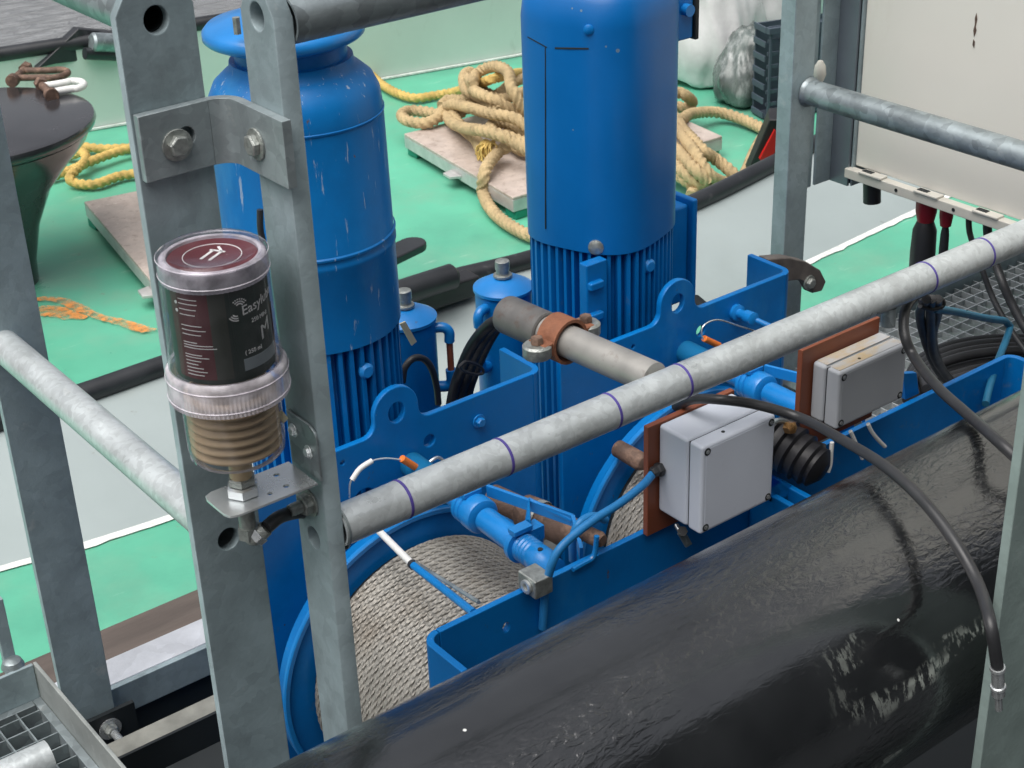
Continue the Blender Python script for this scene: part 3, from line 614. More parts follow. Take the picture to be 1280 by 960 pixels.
# right railing, running along X
XC = 2.33
t = thing('railing', 'front galvanised railing with its marked handrail tube passing in front of both winches', 'railing', (1.5, 1.39, -2.5), 'galvanised railings of the gangway')
o, h = blade_plate(.066, -.385, -2.0, [zrt, zr], .026)
part('post', plate(o, h, .022, (.761, 1.396, 0), (0, 1, 0), (0, 0, 1), .0014), 'galv_blade', t)
zm = -1.0125
mt = part('mid_tube', MB().tube((.7725, 1.38, zm), (XC+.02, 1.38, zm), TR, TR-.003, 40), 'galv_tube', t)
part('top_tube', MB().tube((.7725, 1.38, -.418), (XC+.02, 1.38, -.418), TR, TR-.003, 32), 'galv', t)
part('weld_ring', MB().lathe((.773, 1.38, zm), (1, 0, 0), [(TR+.004, 0), (TR+.0035, .002), (TR+.0004, .005)], 28, cap=False), 'galv', t)
for px, py in ((502, 627), (627, 573), (762, 515), (850, 478), (1156, 344), (1228, 312)):
    x = onY(px, py, 1.38).x
    part('marker_band', MB().lathe((x-.0022, 1.38, zm), (1, 0, 0), [(TR+.0002, 0), (TR+.0007, .0004), (TR+.0007, .0038), (TR+.0002, .0042)], 40, cap=False), 'tape', mt)
part('stub', MB().cyl((onY(1112, 380, 1.38).x, 1.38, zm-TR), (onY(1112, 380, 1.38).x, 1.38, zm-TR-.03), .011, 16), 'galv', t)
# far right railing
t = thing('railing', 'right galvanised railing whose tube crosses in front of the cream cabinet', 'railing', (2.32, 1.9, -2.5), 'galvanised railings of the gangway')
xl, xr = onY(980, 310, 2.09).x, onY(1002, 310, 2.09).x
part('post', MB().box((xl, 2.09, -2.3), (xr+.008, 2.128, .1)), 'galv_blade', t, .002)
zt3 = onY(1012, 126, 2.05).z
part('mid_tube', MB().tube((xr-.004, 2.089, zt3), (xr-.004, .60, zt3), TR+.001, TR-.003, 36), 'galv', t)
part('weld_ring', MB().lathe((xr-.004, 2.089, zt3), (0, -1, 0), [(TR+.006, 0), (TR+.0055, .003), (TR+.001, .008)], 28, cap=False), 'galv', t)
# right edge post, closest to the camera
bx = onY(1225, 960, .85).x
t = thing('railing_post', 'pale galvanised flat post at the right edge, in front of the black pipe', 'post', (bx+.05, .85, -2.5))
part('flat_bar', MB().box((bx, .85, -2.4), (bx+.11, .8625, -.3)), galv('pale_galvanised_steel', (.30, .385, .365), .5, .2, 30, .06), t, .0015)

# ------------------------------------------------------------------ angle bracket joining the two railing posts
t = thing('angle_bracket', 'galvanised angle bracket bolted across the tops of the two flat posts', 'bracket', (.70, 1.44, -.54))
Y1, X1 = 1.474, .7495; th = .0105
ztp = onY(230, 132, Y1-th).z; zbt = onY(230, 217, Y1-th).z
xa = onY(172, 150, Y1-th).x
bpx = onY(221, 181, Y1-th)
yb = onX(356, 190, X1-th).y
mb = plate([(xa, zbt), (X1-.03, zbt), (X1-.03, ztp), (xa, ztp)], [ring2(bpx.x+.012, bpx.z+.006, .0105, 16)], th, (0, Y1-th/2, 0), (1, 0, 0), (0, 0, 1), .0008)
prof = []
for k in range(9): a = pi/2*k/8; prof.append((X1-.03+.03*sin(a), Y1-.03+.03*cos(a)))
prof += [(X1, yb), (X1-th, yb)]
for k in range(9): a = pi/2*(8-k)/8; prof.append((X1-.03+(.03-th)*sin(a), Y1-.03+(.03-th)*cos(a)))
mb.prism([(x, y, zbt) for x, y in prof], (0, 0, ztp-zbt))
part('angle_plate', mb, galv('bracket_galvanised', (.31, .36, .375), .45, .4, 60, .12), t, .0008)
hexbolt(t, (bpx.x, Y1-th, bpx.z), (0, -1, 0), .0118, .010)
bp2 = onX(321, 180, X1-th); hexbolt(t, (X1-th, bp2.y, bp2.z), (-1, 0, 0), .0118, .010)
part('bolt_end', MB().cyl((.772, bp2.y+.002, bp2.z), (.792, bp2.y+.002, bp2.z), .0075, 14, ch=.002), 'zinc', t)

# ------------------------------------------------------------------ lubricator on its zinc bracket
ZP = -.930
t = thing('mounting_bracket', 'shiny zinc plated angle bracket on the right flat post carrying the lubricator', 'bracket', (.70, 1.39, ZP))
mb = plate([(.630+.012, 1.358), (.742, 1.358), (.742, 1.421), (.630+.012, 1.421), (.633, 1.417), (.630, 1.409), (.630, 1.370), (.633, 1.362)],
           [ring2(.712, 1.376, .0034, 14), ring2(.716, 1.404, .0034, 14), ring2(.690, 1.374, .003, 12)], .003, (0, 0, ZP-.0015), (1, 0, 0), (0, 1, 0), .0004)
part('shelf', mb, 'zinc', t)
mb = plate([(1.358, ZP+.0002), (1.421, ZP+.0002), (1.421, ZP+.066), (1.372, ZP+.066), (1.362, ZP+.061), (1.358, ZP+.052)], [], .003, (.7475, 0, 0), (0, 1, 0), (0, 0, 1), .0004)
part('back_plate', mb, 'galv', t)
for y, z in ((1.408, ZP+.045), (1.378, ZP+.030)): hexbolt(t, (.746, y, z), (-1, 0, 0), .0058, .005, 'zinc')
LX, LY = .667, 1.392
def lz(y): return onY(262+(y-312)*.133, y, LY).z
t = thing('grease_lubricator', 'clear plastic automatic grease lubricator with a dark green and maroon label', 'lubricator', (LX, LY, ZP))
zc, zk, zlb, zcol, zcb, zbot = lz(312), lz(341), lz(447), lz(453), lz(490), lz(563)
def L(name, prof, m, n=64, fn=None, ang=40): return part(name, MB().lathe((LX, LY, 0), (0, 0, 1), prof, n, fn=fn, cap=m not in ('clear', 'frost')), m, t, ang=ang)
dome = part('clear_cover', MB().lathe((LX, LY, 0), (0, 0, 1), [(.0605, zcol+.002), (.0585, zlb+.02), (.0572, zk-.002), (.0572, zc-.010), (.0560, zc-.003), (.0520, zc+.0015), (.0490, zc+.0018), (.0470, zc-.0012), (1e-5, zc-.0012)], 72, cap=False), 'clear', t, ang=60)
cap_ = L('cap_ring', [(.0530, zk), (.0566, zk), (.0566, zc-.012), (.0545, zc-.006), (.0500, zc-.0035), (.0470, zc-.0045), (.047, zc-.008)], 'frost', 144, fn=lambda r, h, a: r-(.0009 if (int(a/(2*pi)*144+.5) % 2 and r > .056) else 0))
for k in range(2): part('rim_line', MB().lathe((LX, LY, 0), (0, 0, 1), [(.0573, zk+.004+k*.018), (.0580, zk+.0048+k*.018), (.0573, zk+.0056+k*.018)], 72, cap=False), 'frost', t)
L('top_disc', [(.0465, zc-.0095), (.0465, zc-.0075), (1e-5, zc-.0075)], 'maroon_top')
def flat_text(s, size, x, y, rot, z):
    vs, fs = text_verts(s, size); c, s_ = cos(rot), sin(rot)
    return [Vector((LX+x+c*v.x-s_*v.y, LY+y+s_*v.x+c*v.y, z+v.z)) for v in vs], fs
mb = MB().lathe((LX, LY, 0), (0, 0, 1), [(.0305, zc-.0074), (.0305, zc-.0066), (.0297, zc-.0066), (.0297, zc-.0074)], 56, cap=False)
for sgn, off in ((1, .006), (1, -.004)):
    a = radians(30); u = Vector((cos(a), sin(a), 0)); v = Vector((-sin(a), cos(a), 0)); c = Vector((LX, LY, zc-.0069))+v*off
    mb.obox(c, u*.012, v*.0016, Vector((0, 0, .0003)))
a = radians(30); u = Vector((cos(a), sin(a), 0)); v = Vector((-sin(a), cos(a), 0))
mb.obox(Vector((LX, LY, zc-.0069))+u*.012+v*.001, u*.0014, v*.009, Vector((0, 0, .0003)))
mb.obox(Vector((LX, LY, zc-.0069))+u*.017+v*.001, (u+v)*.005, (v-u)*.001, Vector((0, 0, .0003)))
part('disc_emblem', mb, 'print', t)
RL = .0530
a_cam = atan2(-LY, -LX)
def arc_panel(a0, a1, z0, z1, r, th=.0006, n=40):
    vs = []
    for k in range(n+1):
        a = a0+(a1-a0)*k/n; ca, sa = cos(a), sin(a)
        for rr, z in ((r, z0), (r+th, z0), (r+th, z1), (r, z1)): vs.append((LX+rr*ca, LY+rr*sa, z))
    fs = [(4*k+i, 4*k+4+i, 4*k+4+(i+1) % 4, 4*k+(i+1) % 4) for k in range(n) for i in range(4)]+[(0, 1, 2, 3), (4*n+3, 4*n+2, 4*n+1, 4*n)]
    return MB().add(vs, fs)
L('cartridge', [(RL-.001, zcol), (RL-.001, zk+.001), (.03, zk+.002)], 'label')
seam = a_cam+radians(8)
part('label_back', arc_panel(seam-radians(70), seam-radians(20), zlb, zk-.001, RL-.0008), 'maroon', t)
part('label_middle', arc_panel(seam-radians(20), seam-radians(1), zlb, zk-.001, RL-.0008), mat('olive_label', (.035, .045, .033), .4), t)
part('label_front', arc_panel(seam+radians(4), seam+radians(150), zlb, zk-.001, RL-.0006), 'label', t)
part('label_stripe', arc_panel(seam+radians(72), seam+radians(84), zlb, zk-.04, RL), 'maroon', t)
part('data_panel', arc_panel(seam+radians(12), seam+radians(68), zlb+.006, zlb+.019, RL), mat('grey_data_panel', (.30, .36, .38), .5), t)
pr = MB()
def wrap_text(s, size, ang, z, tilt=0):
    vs, fs = text_verts(s, size); r = RL+.0006
    pr.add([Vector((LX+(r+v.z)*cos(ang+v.x/r), LY+(r+v.z)*sin(ang+v.x/r), z+v.y+tilt*v.x)) for v in vs], fs)
wrap_text('Easylube', .0150, seam+radians(16), zk-.030, .12)
wrap_text('250 MINI', .0065, seam+radians(27), zk-.041)
wrap_text('M', .022, seam+radians(38), zk-.066, .5)
wrap_text('( 250 ml', .0065, seam+radians(14), zlb+.024)
for rr in (.004, .0065, .009):                                       # radio wave arcs before the word
    for sg in (-1, 1):
        for k in range(7):
            a0 = radians(35+k*16) if sg > 0 else radians(215+k*10)
            x_, z_ = rr*cos(a0), rr*sin(a0); an = seam+radians(10)+x_/RL+(.004/RL if sg > 0 else 0); zz = zk-.022+z_+(.002 if sg > 0 else -.003)
            pr.obox((LX+(RL+.0004)*cos(an), LY+(RL+.0004)*sin(an), zz), (-sin(an)*.0007, cos(an)*.0007, 0), (cos(an)*.0002, sin(an)*.0002, 0), (0, 0, .0006))
rows = [(-.008, 24), (-.013, 24), (-.019, 22), (-.025, 20), (-.037, 26), (-.042, 30), (-.047, 24), (-.056, 18), (-.059, 36), (-.062, 40), (-.070, 22), (-.073, 30), (-.077, 20), (-.081, 16), (-.085, 22), (-.089, 26), (-.093, 22)]
for dz, wd in rows:
    p = arc_panel(seam-radians(56), seam-radians(56-wd), zk+dz-.00035, zk+dz+.00035, RL, .0003, 12); pr.add(p.v, p.f)
for dz in (-.013, -.022):
    an = seam-radians(60); pr.lathe((LX+RL*cos(an), LY+RL*sin(an), zk+dz), (cos(an), sin(an), 0), [(.0018, 0), (.0018, .0005)], 12)
part('label_print', pr, 'print', t)
L('collar', [(.0590, zcb), (.0645, zcb+.001), (.0650, zcb+.004), (.0648, zcol-.004), (.0635, zcol), (.0600, zcol+.003), (.0585, zcol+.003)], 'frost', 180, fn=lambda r, h, a: r-(.0009 if (int(a/(2*pi)*180+.5) % 2 and r > .064) else 0))
for z in (zcol-.008, zcb+.006): L('collar_line', [(.0648, z), (.0656, z+.0008), (.0648, z+.0016)], 'frost')
L('lower_cup', [(.047, zbot), (.0515, zbot+.002), (.0528, zbot+.012), (.0532, zcb)], 'clear', ang=60)
gp = [(.01, zbot+.004)]; k = 0; z = zbot+.005
while z < zcb-.002: gp += [(.0440, z), (.0492, z+.0035), (.0492, z+.0065), (.0440, z+.0095)]; z += .0108
gp += [(.044, zcb), (.01, zcb)]
L('grease_bellows', gp, 'grease', 56, ang=60)
L('bottom_ring', [(.040, zbot-.002), (.0475, zbot-.002), (.0495, zbot+.002), (.047, zbot+.0005)], 'frost')
L('neck', [(.0125, ZP+.016), (.0125, zbot-.010), (.020, zbot-.002)], 'grease', 28)
L('hex_nut', [(.0165, ZP+.0005), (.0185, ZP+.002), (.0185, ZP+.012), (.016, ZP+.014)], 'zinc', 6)
L('lock_nut', [(.0145, ZP+.0145), (.016, ZP+.0155), (.016, ZP+.022), (.014, ZP+.024)], 'bolt', 6)
L('outlet_stem', [(.0095, ZP-.052), (.0095, ZP-.0035)], 'bolt', 20)
L('outlet_nut', [(.0125, ZP-.056), (.0125, ZP-.042)], 'bolt', 6)
p1 = Vector((LX, LY, ZP-.050)); e = [p1, onY(318, 672, LY-.005), onY(332, 660, LY-.01), onY(352, 645, LY), onY(380, 640, LY+.03), onY(400, 650, 1.47)]
part('elbow_fitting', MB().sweep(smooth(e[:3], 6), .0095, 14), 'bolt', t); part('elbow_collar', MB().cyl(e[1], e[1].lerp(e[2], .55), .0125, 6), 'zinc', t, .001)
part('outlet_hose', MB().sweep(smooth(e[2:], 8), .008, 14), 'cable', t)
part('sensor_tag', MB().obox(onY(353, 521, LY-.02), Vector((.003, 0, -.006)), Vector((0, .002, 0)), Vector((.0035, 0, .002))), 'label_w', t, .001)
t = thing('stud_bolt', 'threaded stud with a nut sticking out of the right flat post below the zinc bracket', 'bolt', tuple(onX(372, 630, .749)))
c = onX(388, 628, .7495); part('nut', MB().lathe(c, (-1, 0, 0), [(.0135, 0), (.0135, .011), (.012, .0125)], 6), 'bolt', t, .0006)
part('washer', MB().lathe(c, (-1, 0, 0), [(.017, -.0), (.017, .0022)], 24), 'bolt', t)
part('stud', MB().lathe(c, (-1, 0, 0), [(.0075, .0126), (.0078, .0145), (.0072, .0165), (.0078, .0185), (.0072, .0205), (.0078, .0225), (.0072, .0245), (.0070, .028)], 16), 'bolt', t)

# ================================================================== WINCHES
CX = 1.20; DX = 1.18; PITCHX = .618; AZ = -1.672; ZTOP = -1.275
def eye_outline(x0, x1, zt, zb, ex, er, ey=0.0):
    """plate outline with a rounded lifting eye rising from its top edge"""
    o = [(x0, zb), (x1, zb), (x1, zt)]
    f_ = .022; cz = zt+.012
    for k in range(7): a = pi/2*k/6; o.append((ex+er+f_-f_*sin(a), zt+f_-f_*cos(a)) if k else (ex+er+f_, zt))
    for k in range(17): a = pi*k/16; o.append((ex+er*cos(a), cz+.018+er*sin(a)))
    for k in range(6, -1, -1): a = pi/2*k/6; o.append((ex-er-f_+f_*sin(a), zt+f_-f_*cos(a)) if k else (ex-er-f_, zt))
    o.append((x0, zt)); return o
t = thing('winch', 'left blue winch, wound with wire rope and half hidden by the flat posts', 'winch', (CX, 1.7, -2.5), 'blue winches side by side')
W1 = t
ex = CX+.008
mb = plate(eye_outline(.93, 1.488, ZTOP, -2.3, ex, .043), [ring2(ex, ZTOP+.027, .0155, 20, .0185), ring2(onY(537, 551, 1.924).x, onY(537, 551, 1.924).z, .011, 18), ring2(1.135, -1.385, .022, 22), ring2(1.10, -1.30, .004, 10)], .012, (0, 1.930, 0), (1, 0, 0), (0, 0, 1), .0018)
def l_return(x, y, sx, sy, r, ln, th):
    """rounded corner leading into a return flange: plan outline"""
    o = []
    for k in range(7): a = pi/2*k/6; o.append((x+sx*r*sin(a), y+sy*(r-r*cos(a))))
    o += [(x+sx*r, y+sy*ln), (x+sx*(r-th), y+sy*ln)]
    for k in range(6, -1, -1): a = pi/2*k/6; o.append((x+sx*(r-th)*sin(a), y+sy*(r-(r-th)*cos(a))))
    return o
mb2 = MB().prism([(x, y, -2.3) for x, y in l_return(1.4883, 1.924, 1, 1, .026, .115, .012)], (0, 0, 2.3+ZTOP))
part('back_plate', mb, 'blue', t); part('back_plate_return', mb2, 'blue', t, .002)
FZ = -1.318; FY = 1.487
mb = plate([(.972, -2.0), (1.585, -2.0), (1.585, FZ), (.972, FZ)], [ring2(onY(634, 785, 1.48).x, onY(634, 785, 1.48).z, .006, 14, .008)], .011, (0, FY, 0), (1, 0, 0), (0, 0, 1), .0018)
part('front_plate', mb, 'blue', t)
part('front_plate_return', MB().prism([(x, y, -2.0) for x, y in l_return(.9715, FY+.0055, -1, -1, .028, .10, .011)], (0, 0, 2.0+FZ)), 'blue', t, .002)
part('front_plate_return', MB().prism([(x, y, -2.0) for x, y in l_return(1.5855, FY+.0055, 1, -1, .024, .11, .011)], (0, 0, 2.0+FZ)), 'blue', t, .002)
# drum: flange, core and the laid wire rope
part('drum_flange', MB().lathe((DX, 1.865, AZ), (0, 1, 0), [(.19, 0), (.262, -.001), (.266, .002), (.266, .016), (.262, .019), (.19, .02)], 96), 'blue', t)
part('flange_rim', MB().lathe((DX, 1.858, AZ), (0, 1, 0), [(.257, .0065), (.257, .001), (.259, -.001), (.266, -.001), (.268, .001), (.268, .0065)], 96, cap=False), 'blue_light', t)
RR = .0066; RD = .213; y0, y1 = 1.500, 1.858
part('drum_core', MB().cyl((DX, y0, AZ), (DX, 1.864, AZ), RD-RR*.9, 64), 'dark_blk', t)
turns = int((y1-y0)/(RR*2.02)); pts = []
NS = 450
for k in range(turns*NS+1):
    a = 2*pi*k/NS; wob = .0006*noise.noise(Vector((k*.013, 0, 0)))
    pts.append((DX+(RD+wob)*cos(a), y1-RR-.002-(k/NS)*(RR*2.02), AZ+(RD+wob)*sin(a)))
part('wire_rope', MB().sweep(pts, RR*.99, 18, lobes=6, amp=.46, pitch=.1053), 'wire', t)['kind'] = 'stuff'
# guide cylinder across the top, from the back plate to the front plate
ax0 = Vector((1.228, 1.923, -1.352)); ax1 = Vector((1.19, 1.495, -1.325)); ad = (ax1-ax0).normalized()
def along(y): return ax0+(ax1-ax0)*((ax0.y-y)/(ax0.y-ax1.y))
gc = part('guide_cylinder', MB().lathe(along(1.690), ad, [(0.0193, 0), (0.0197, .002), (0.0197, .105), (0.0184, .108)], 32), 'blue_light', t)
part('stub', MB().cyl(along(1.922), along(1.80), .0215, 28), mat('teal_blue_enamel', (.005, .13, .29), .4, 0, var=.15), gc)
part('bellows', MB().lathe(along(1.80), ad, [(0.0115, 0)]+[p_ for k in range(6) for p_ in ((0.0139, .004+k*.008), (0.0172, .008+k*.008))]+[(0.0148, .052)], 24), 'blue_light', gc)
part('collar', MB().lathe(along(1.752), ad, [(0.0213, 0), (0.0279, .003), (0.0279, .010), (0.0246, .012), (0.0279, .014), (0.0279, .021), (0.0246, .023), (0.0279, .025), (0.0291, .030), (0.0291, .050), (0.0271, .054), (0.0197, .057)], 36), 'blue_light', gc)
part('clamp_flange', MB().lathe(along(1.598), ad, [(0.0180, 0), (0.0271, .001), (0.0271, .011), (0.0180, .012)], 32), 'blue_light', gc)
part('ribbed_head', MB().lathe(along(1.585), ad, [(0.0197, 0)]+[p_ for k in range(4) for p_ in ((0.0221, .003+k*.008), (0.0201, .006+k*.008), (0.0201, .008+k*.008))]+[(0.0217, .038), (0.0217, .060), (0.0180, .066), (0.0180, .085)], 36), 'blue_light', gc)
for ya, dz in ((1.735, .030), (1.592, .029)): part('lug', MB().obox(along(ya)+Vector((0, 0, dz)), Vector((.017, 0, 0)), ad*.010, Vector((0, 0, .004))), 'blue_light', gc, .001)
part('grub_screw', MB().cyl(along(1.540)+Vector((-.004, -.006, .0215)), along(1.540)+Vector((-.004, -.006, .0235)), .004, 12), 'dark_blk', gc)
part('bleed_nipple', MB().cyl(along(1.735)+Vector((0, 0, .034)), along(1.735)+Vector((0, 0, .047)), .005, 10), 'blue_light', gc, .0006)
s0 = along(1.745)+Vector((.040, 0, .012)); s1 = along(1.57)+Vector((.085, 0, .018)); s2 = along(1.515)+Vector((.060, 0, -.004))
for nm, a_, b_ in (('side_bar', s0, s1), ('side_bar', s1, s2)): u_ = (b_-a_)/2; part(nm, MB().obox((a_+b_)/2, u_, u_.cross(Vector((0, 0, 1))).normalized()*.003, Vector((0, 0, .010))), 'blue_light', gc, .001)
part('side_link', MB().sweep([along(1.60)+Vector((.02, 0, .028)), (s0+s1)/2+Vector((0, 0, .008)), s1], .005, 8), 'blue_light', gc)
part('square_boss', MB().obox(along(1.600)+Vector((.030, 0, .008)), (.012, 0, 0), (0, .012, 0), (0, 0, .012)), 'blue_light', gc, .001)
# rusty roller beside it
r0, r1 = onZ(632, 628, -1.385), onZ(728, 672, -1.385); rd = (r1-r0).normalized(); rl = (r1-r0).length
rs = part('rusty_roller', MB().lathe(r0-rd*.03, rd, [(.018, 0), (.021, .002), (.021, rl*.40), (.028, rl*.44), (.029, rl*.56), (.0285, rl*.60), (.0265, rl*.62), (.0265, rl*.92), (.022, rl+.02), (.010, rl+.028)], 30), 'rust', t)
part('ring', MB().lathe(r0-rd*.03+rd*rl*.60, rd, [(.0290, 0), (.0300, .001), (.0300, .010), (.0290, .012)], 30, cap=False), 'bolt', rs)
e0 = onY(735, 668, FY+.02); part('roller_end', MB().lathe(e0, rd, [(.010, -.01), (.0125, 0), (.0125, .022), (.009, .028)], 18), 'rust', rs)
# square block with a socket on the front plate
bb = onY(664, 714, FY-.012); part('socket_block', MB().box((bb.x-.012, FY-.036, FZ+.002), (bb.x+.020, FY+.004, FZ+.032)), 'bolt', t, .0025)
part('socket', MB().tube((bb.x-.0125, FY-.018, FZ+.017), (bb.x-.0165, FY-.018, FZ+.017), .0105, .006, 20), 'zinc', t)
def pbolt(px, y, par, m='blue_light', r=.0085, h=.012): c_ = onY(*px, y); hexbolt(par, (c_.x, y, c_.z), (0, -1, 0), r, h, m)
pbolt((598, 526), 1.9238, t)
# tethered orange plug on the back plate
def tether(par, px, ys, sl_a, sl_b, ysl, sleeve_px=None):
    c = [onY(x, y, q_) for (x, y), q_ in zip(px, ys)]
    part('tether_cable', MB().sweep(smooth(c, 8), .0016, 8), 'zinc', par)
    a_, b_ = onY(*sl_a, ysl), onY(*sl_b, ysl); part('orange_sleeve', MB().cyl(a_, b_, .0062, 14, ch=.001), 'orange', par)
    part('plug_tip', MB().cyl(b_, b_+(b_-a_)*.5, .0042, 12), 'copper', par)
    if sleeve_px: s_ = smooth([onY(x, y, 1.885) for x, y in sleeve_px], 5); part('white_sleeve', MB().sweep(s_, .0045, 12), 'white', par)
tether(t, [(437, 622), (438, 603), (447, 588), (463, 577), (482, 573), (503, 575)], [1.90, 1.89, 1.885, 1.885, 1.885, 1.885], (502, 573), (521, 585), 1.885, [(440, 600), (450, 586), (465, 576)])
part('snap_hook', MB().sweep(smooth([onY(x, y, 1.89) for x, y in [(520, 592), (534, 580), (546, 572), (553, 576), (544, 586), (532, 594)]], 5), .0028, 8), 'zinc', t)
# marker rod lying diagonally across the drum
ra, rb, rc_ = onZ(474, 664, -1.395), onZ(516, 706, -1.375), onZ(592, 766, -1.325)
rod = part('diagonal_rod', MB().cyl(rb, rc_, .0062, 14), 'blue_light', t); part('white_sleeve', MB().cyl(ra, rb, .0058, 14), 'white', rod); part('clip', MB().cyl(rb-(rb-ra).normalized()*.004, rb+(rb-ra).normalized()*.004, .0075, 12), 'cable', rod)
off = Vector((.014, .006, .008)); part('steel_rod', MB().cyl(rb+off*.3, rc_+off, .0030, 10), 'galv', rod)

# second winch: a copy of the whole thing one pitch along
W2 = copy_tree(W1); W2.location.x += PITCHX; W2['label'] = 'right blue winch, behind the two enclosures on brown plates'
for ch in list(W2.children):                              # what only the left winch shows
    if ch.name.split('.')[0] in ('tether_cable', 'orange_sleeve', 'plug_tip', 'white_sleeve', 'snap_hook', 'socket_block', 'socket', 'rusty_roller', 'diagonal_rod', 'bolt'):
        for g_ in list(ch.children): bpy.data.objects.remove(g_)
        bpy.data.objects.remove(ch)
tether(W2, [(1010, 440), (955, 418), (925, 408), (898, 400), (882, 405), (877, 414), (879, 424), (884, 428)], [1.86, 1.88, 1.885, 1.885, 1.885, 1.885, 1.885, 1.885], (880, 423), (899, 432), 1.885)
g0, g1, g2 = onY(920, 390, 1.922), onY(938, 397, 1.88), onY(1000, 425, 1.80)
nz_ = part('nozzle', MB().lathe(g0, (g1-g0).normalized(), [(.016, 0), (.016, .008), (.009, .010), (.009, .03), (.0125, .032), (.0125, .052), (.007, .054)], 16), 'blue_light', W2)
part('nozzle_pipe', MB().cyl(g1, g2, .0058, 12), 'blue_light', nz_)
c_ = onY(801, 577, 1.80); part('rusty_hub', MB().lathe(c_, (0, -1, 0), [(.016, -.06), (.017, 0), (.013, .009), (.006, .012)], 24), 'rust', W2)
ho = thing('lever_arm', 'curved worn steel lever arm behind the right corner of the right winch', 'lever', tuple(onY(1000, 350, 2.03)))
arm = [(960, 324), (985, 322), (1008, 327), (1026, 338), (1033, 352), (1028, 364), (1016, 367), (1010, 356), (1000, 350), (985, 352), (965, 356)]
part('arm', MB().prism([onY(x, y, 2.03) for x, y in arm], (0, .028, 0)), 'rust', ho, .003); hexbolt(ho, onY(1011, 353, 2.03), (0, -1, 0), .011, .012)
ho.children[0].data.materials[0] = mat('worn_brown_steel', (.16, .14, .13), .5, .3, var=.3, vscale=30)

# ------------------------------------------------------------------ motors
def mz(x, y, Y=2.10): return onY(x, y, Y).z
MX, MY = 1.179, 2.10
t = thing('domed_motor', 'tall blue electric motor with a domed rain cover, behind the two flat posts', 'motor', (MX, MY, -1.6), 'electric motors standing on the winches')
zc0 = mz(403, 396); zr_ = mz(390, 287)
part('cowl', MB().lathe((MX, MY, 0), (0, 0, 1), [(.128, zc0), (.1375, zc0), (.1375, zr_-.022), (.1395, zr_-.016), (.1395, zr_-.010), (.1365, zr_-.004), (.1345, mz(372, 135)), (.131, mz(370, 112)), (.122, mz(368, 97)), (.105, mz(366, 85)), (.096, mz(365, 80)), (.094, mz(364, 70))], 80), 'blue_motor', t, ang=50)
part('seam_band', MB().lathe((MX, MY, 0), (0, 0, 1), [(.1352, mz(372, 139)), (.1360, mz(372, 138)), (.1360, mz(372, 136)), (.1350, mz(372, 135))], 80, cap=False), 'blue', t)
part('seam_band', MB().lathe((MX, MY, 0), (0, 0, 1), [(.1385, zr_), (.1398, zr_+.001), (.1398, zr_+.004), (.1370, zr_+.006)], 80, cap=False), 'blue_motor', t)
zt_ = mz(352, 42)
part('rain_cover', MB().lathe((MX-.008, MY, 0), (0, 0, 1), [(.10, zt_-.012), (.118, zt_-.004), (.122, zt_), (.122, zt_+.010), (.115, zt_+.018), (.08, zt_+.028), (.03, zt_+.034), (1e-5, zt_+.035)], 72), 'blue_light', t, ang=50)
part('neck', MB().cyl((MX, MY, mz(364, 75)), (MX, MY, zt_-.005), .086, 48), 'blue', t)
part('cover_bolt', MB().lathe(onD(296, 32, 2.29), (0, 0, 1), [(.006, -.012), (.006, .012)], 6), 'bolt', t)
def fins(par, cx, cy, zb, zt, ro, ri, n, fn=None, name='finned_housing'):
    vs = []; pl_ = []
    for k in range(n):
        for da, r_ in ((-.30, ri), (-.17, ro), (.17, ro), (.30, ri)):
            a = 2*pi*(k+da)/n; q_ = (fn(a) if fn else 1)*r_; pl_.append((cx+q_*cos(a), cy+q_*sin(a)))
    m_ = len(pl_); vs = [(x, y, zb) for x, y in pl_]+[(x, y, zt) for x, y in pl_]
    return part(name, MB().add(vs, [(i, (i+1) % m_, m_+(i+1) % m_, m_+i) for i in range(m_)]+[tuple(range(m_, 2*m_))]), 'blue', par, ang=20)
fins(t, MX, MY, -1.75, zc0+.01, .1335, .112, 44)
def knob(par, px, Y, r=.013): c_ = onY(*px, Y); part('eye_bolt', MB().lathe(c_, (0, -1, 0), [(r*.6, -.02), (r*.6, 0), (r, .002), (r*1.05, .008), (r*.7, .013)], 20), 'blue_light', par)
knob(t, (455, 462), 2.10-.125)
part('capillary', MB().sweep(smooth([onY(x, y, 2.0) for x, y in [(325, 262), (326, 290), (334, 316), (345, 335)]], 6), .005, 10), 'cable', t)
# motor 2: rounded-square cowl
NX, NY = 1.796, 2.10
def sq(a): c, s_ = abs(cos(a-.35)), abs(sin(a-.35)); return 1/((c**3.0+s_**3.0)**(1/3.0))
t = thing('square_motor', 'tall blue electric motor with rounded square cowl and finned lower housing, in the middle', 'motor', (NX, NY, -1.6), 'electric motors standing on the winches')
zq = mz(752, 283); zs = mz(750, -14)
RM = .1235
def sqf(r, h, a): return r*sq(a)
part('cowl', MB().lathe((NX, NY, 0), (0, 0, 1), [(RM-.008, zq), (RM, zq+.001), (RM+.0012, mz(750, 12)), (RM-.004, zs+.006), (RM-.024, zs+.030), (RM-.030, zs+.034), (.05, zs+.046), (1e-5, zs+.046)], 128, fn=sqf), mat('blue_enamel_cowl', (.001, .125, .40), .36, 0, var=.10, vscale=4, coat=.05, spec=.35, bump=.03, bscale=30, rvar=.04, spots=(.12, .2, .3), sscale=26, sthr=-.04), t, ang=40)
fins(t, NX, NY, -1.75, zq+.004, .1205, .103, 46, sq)
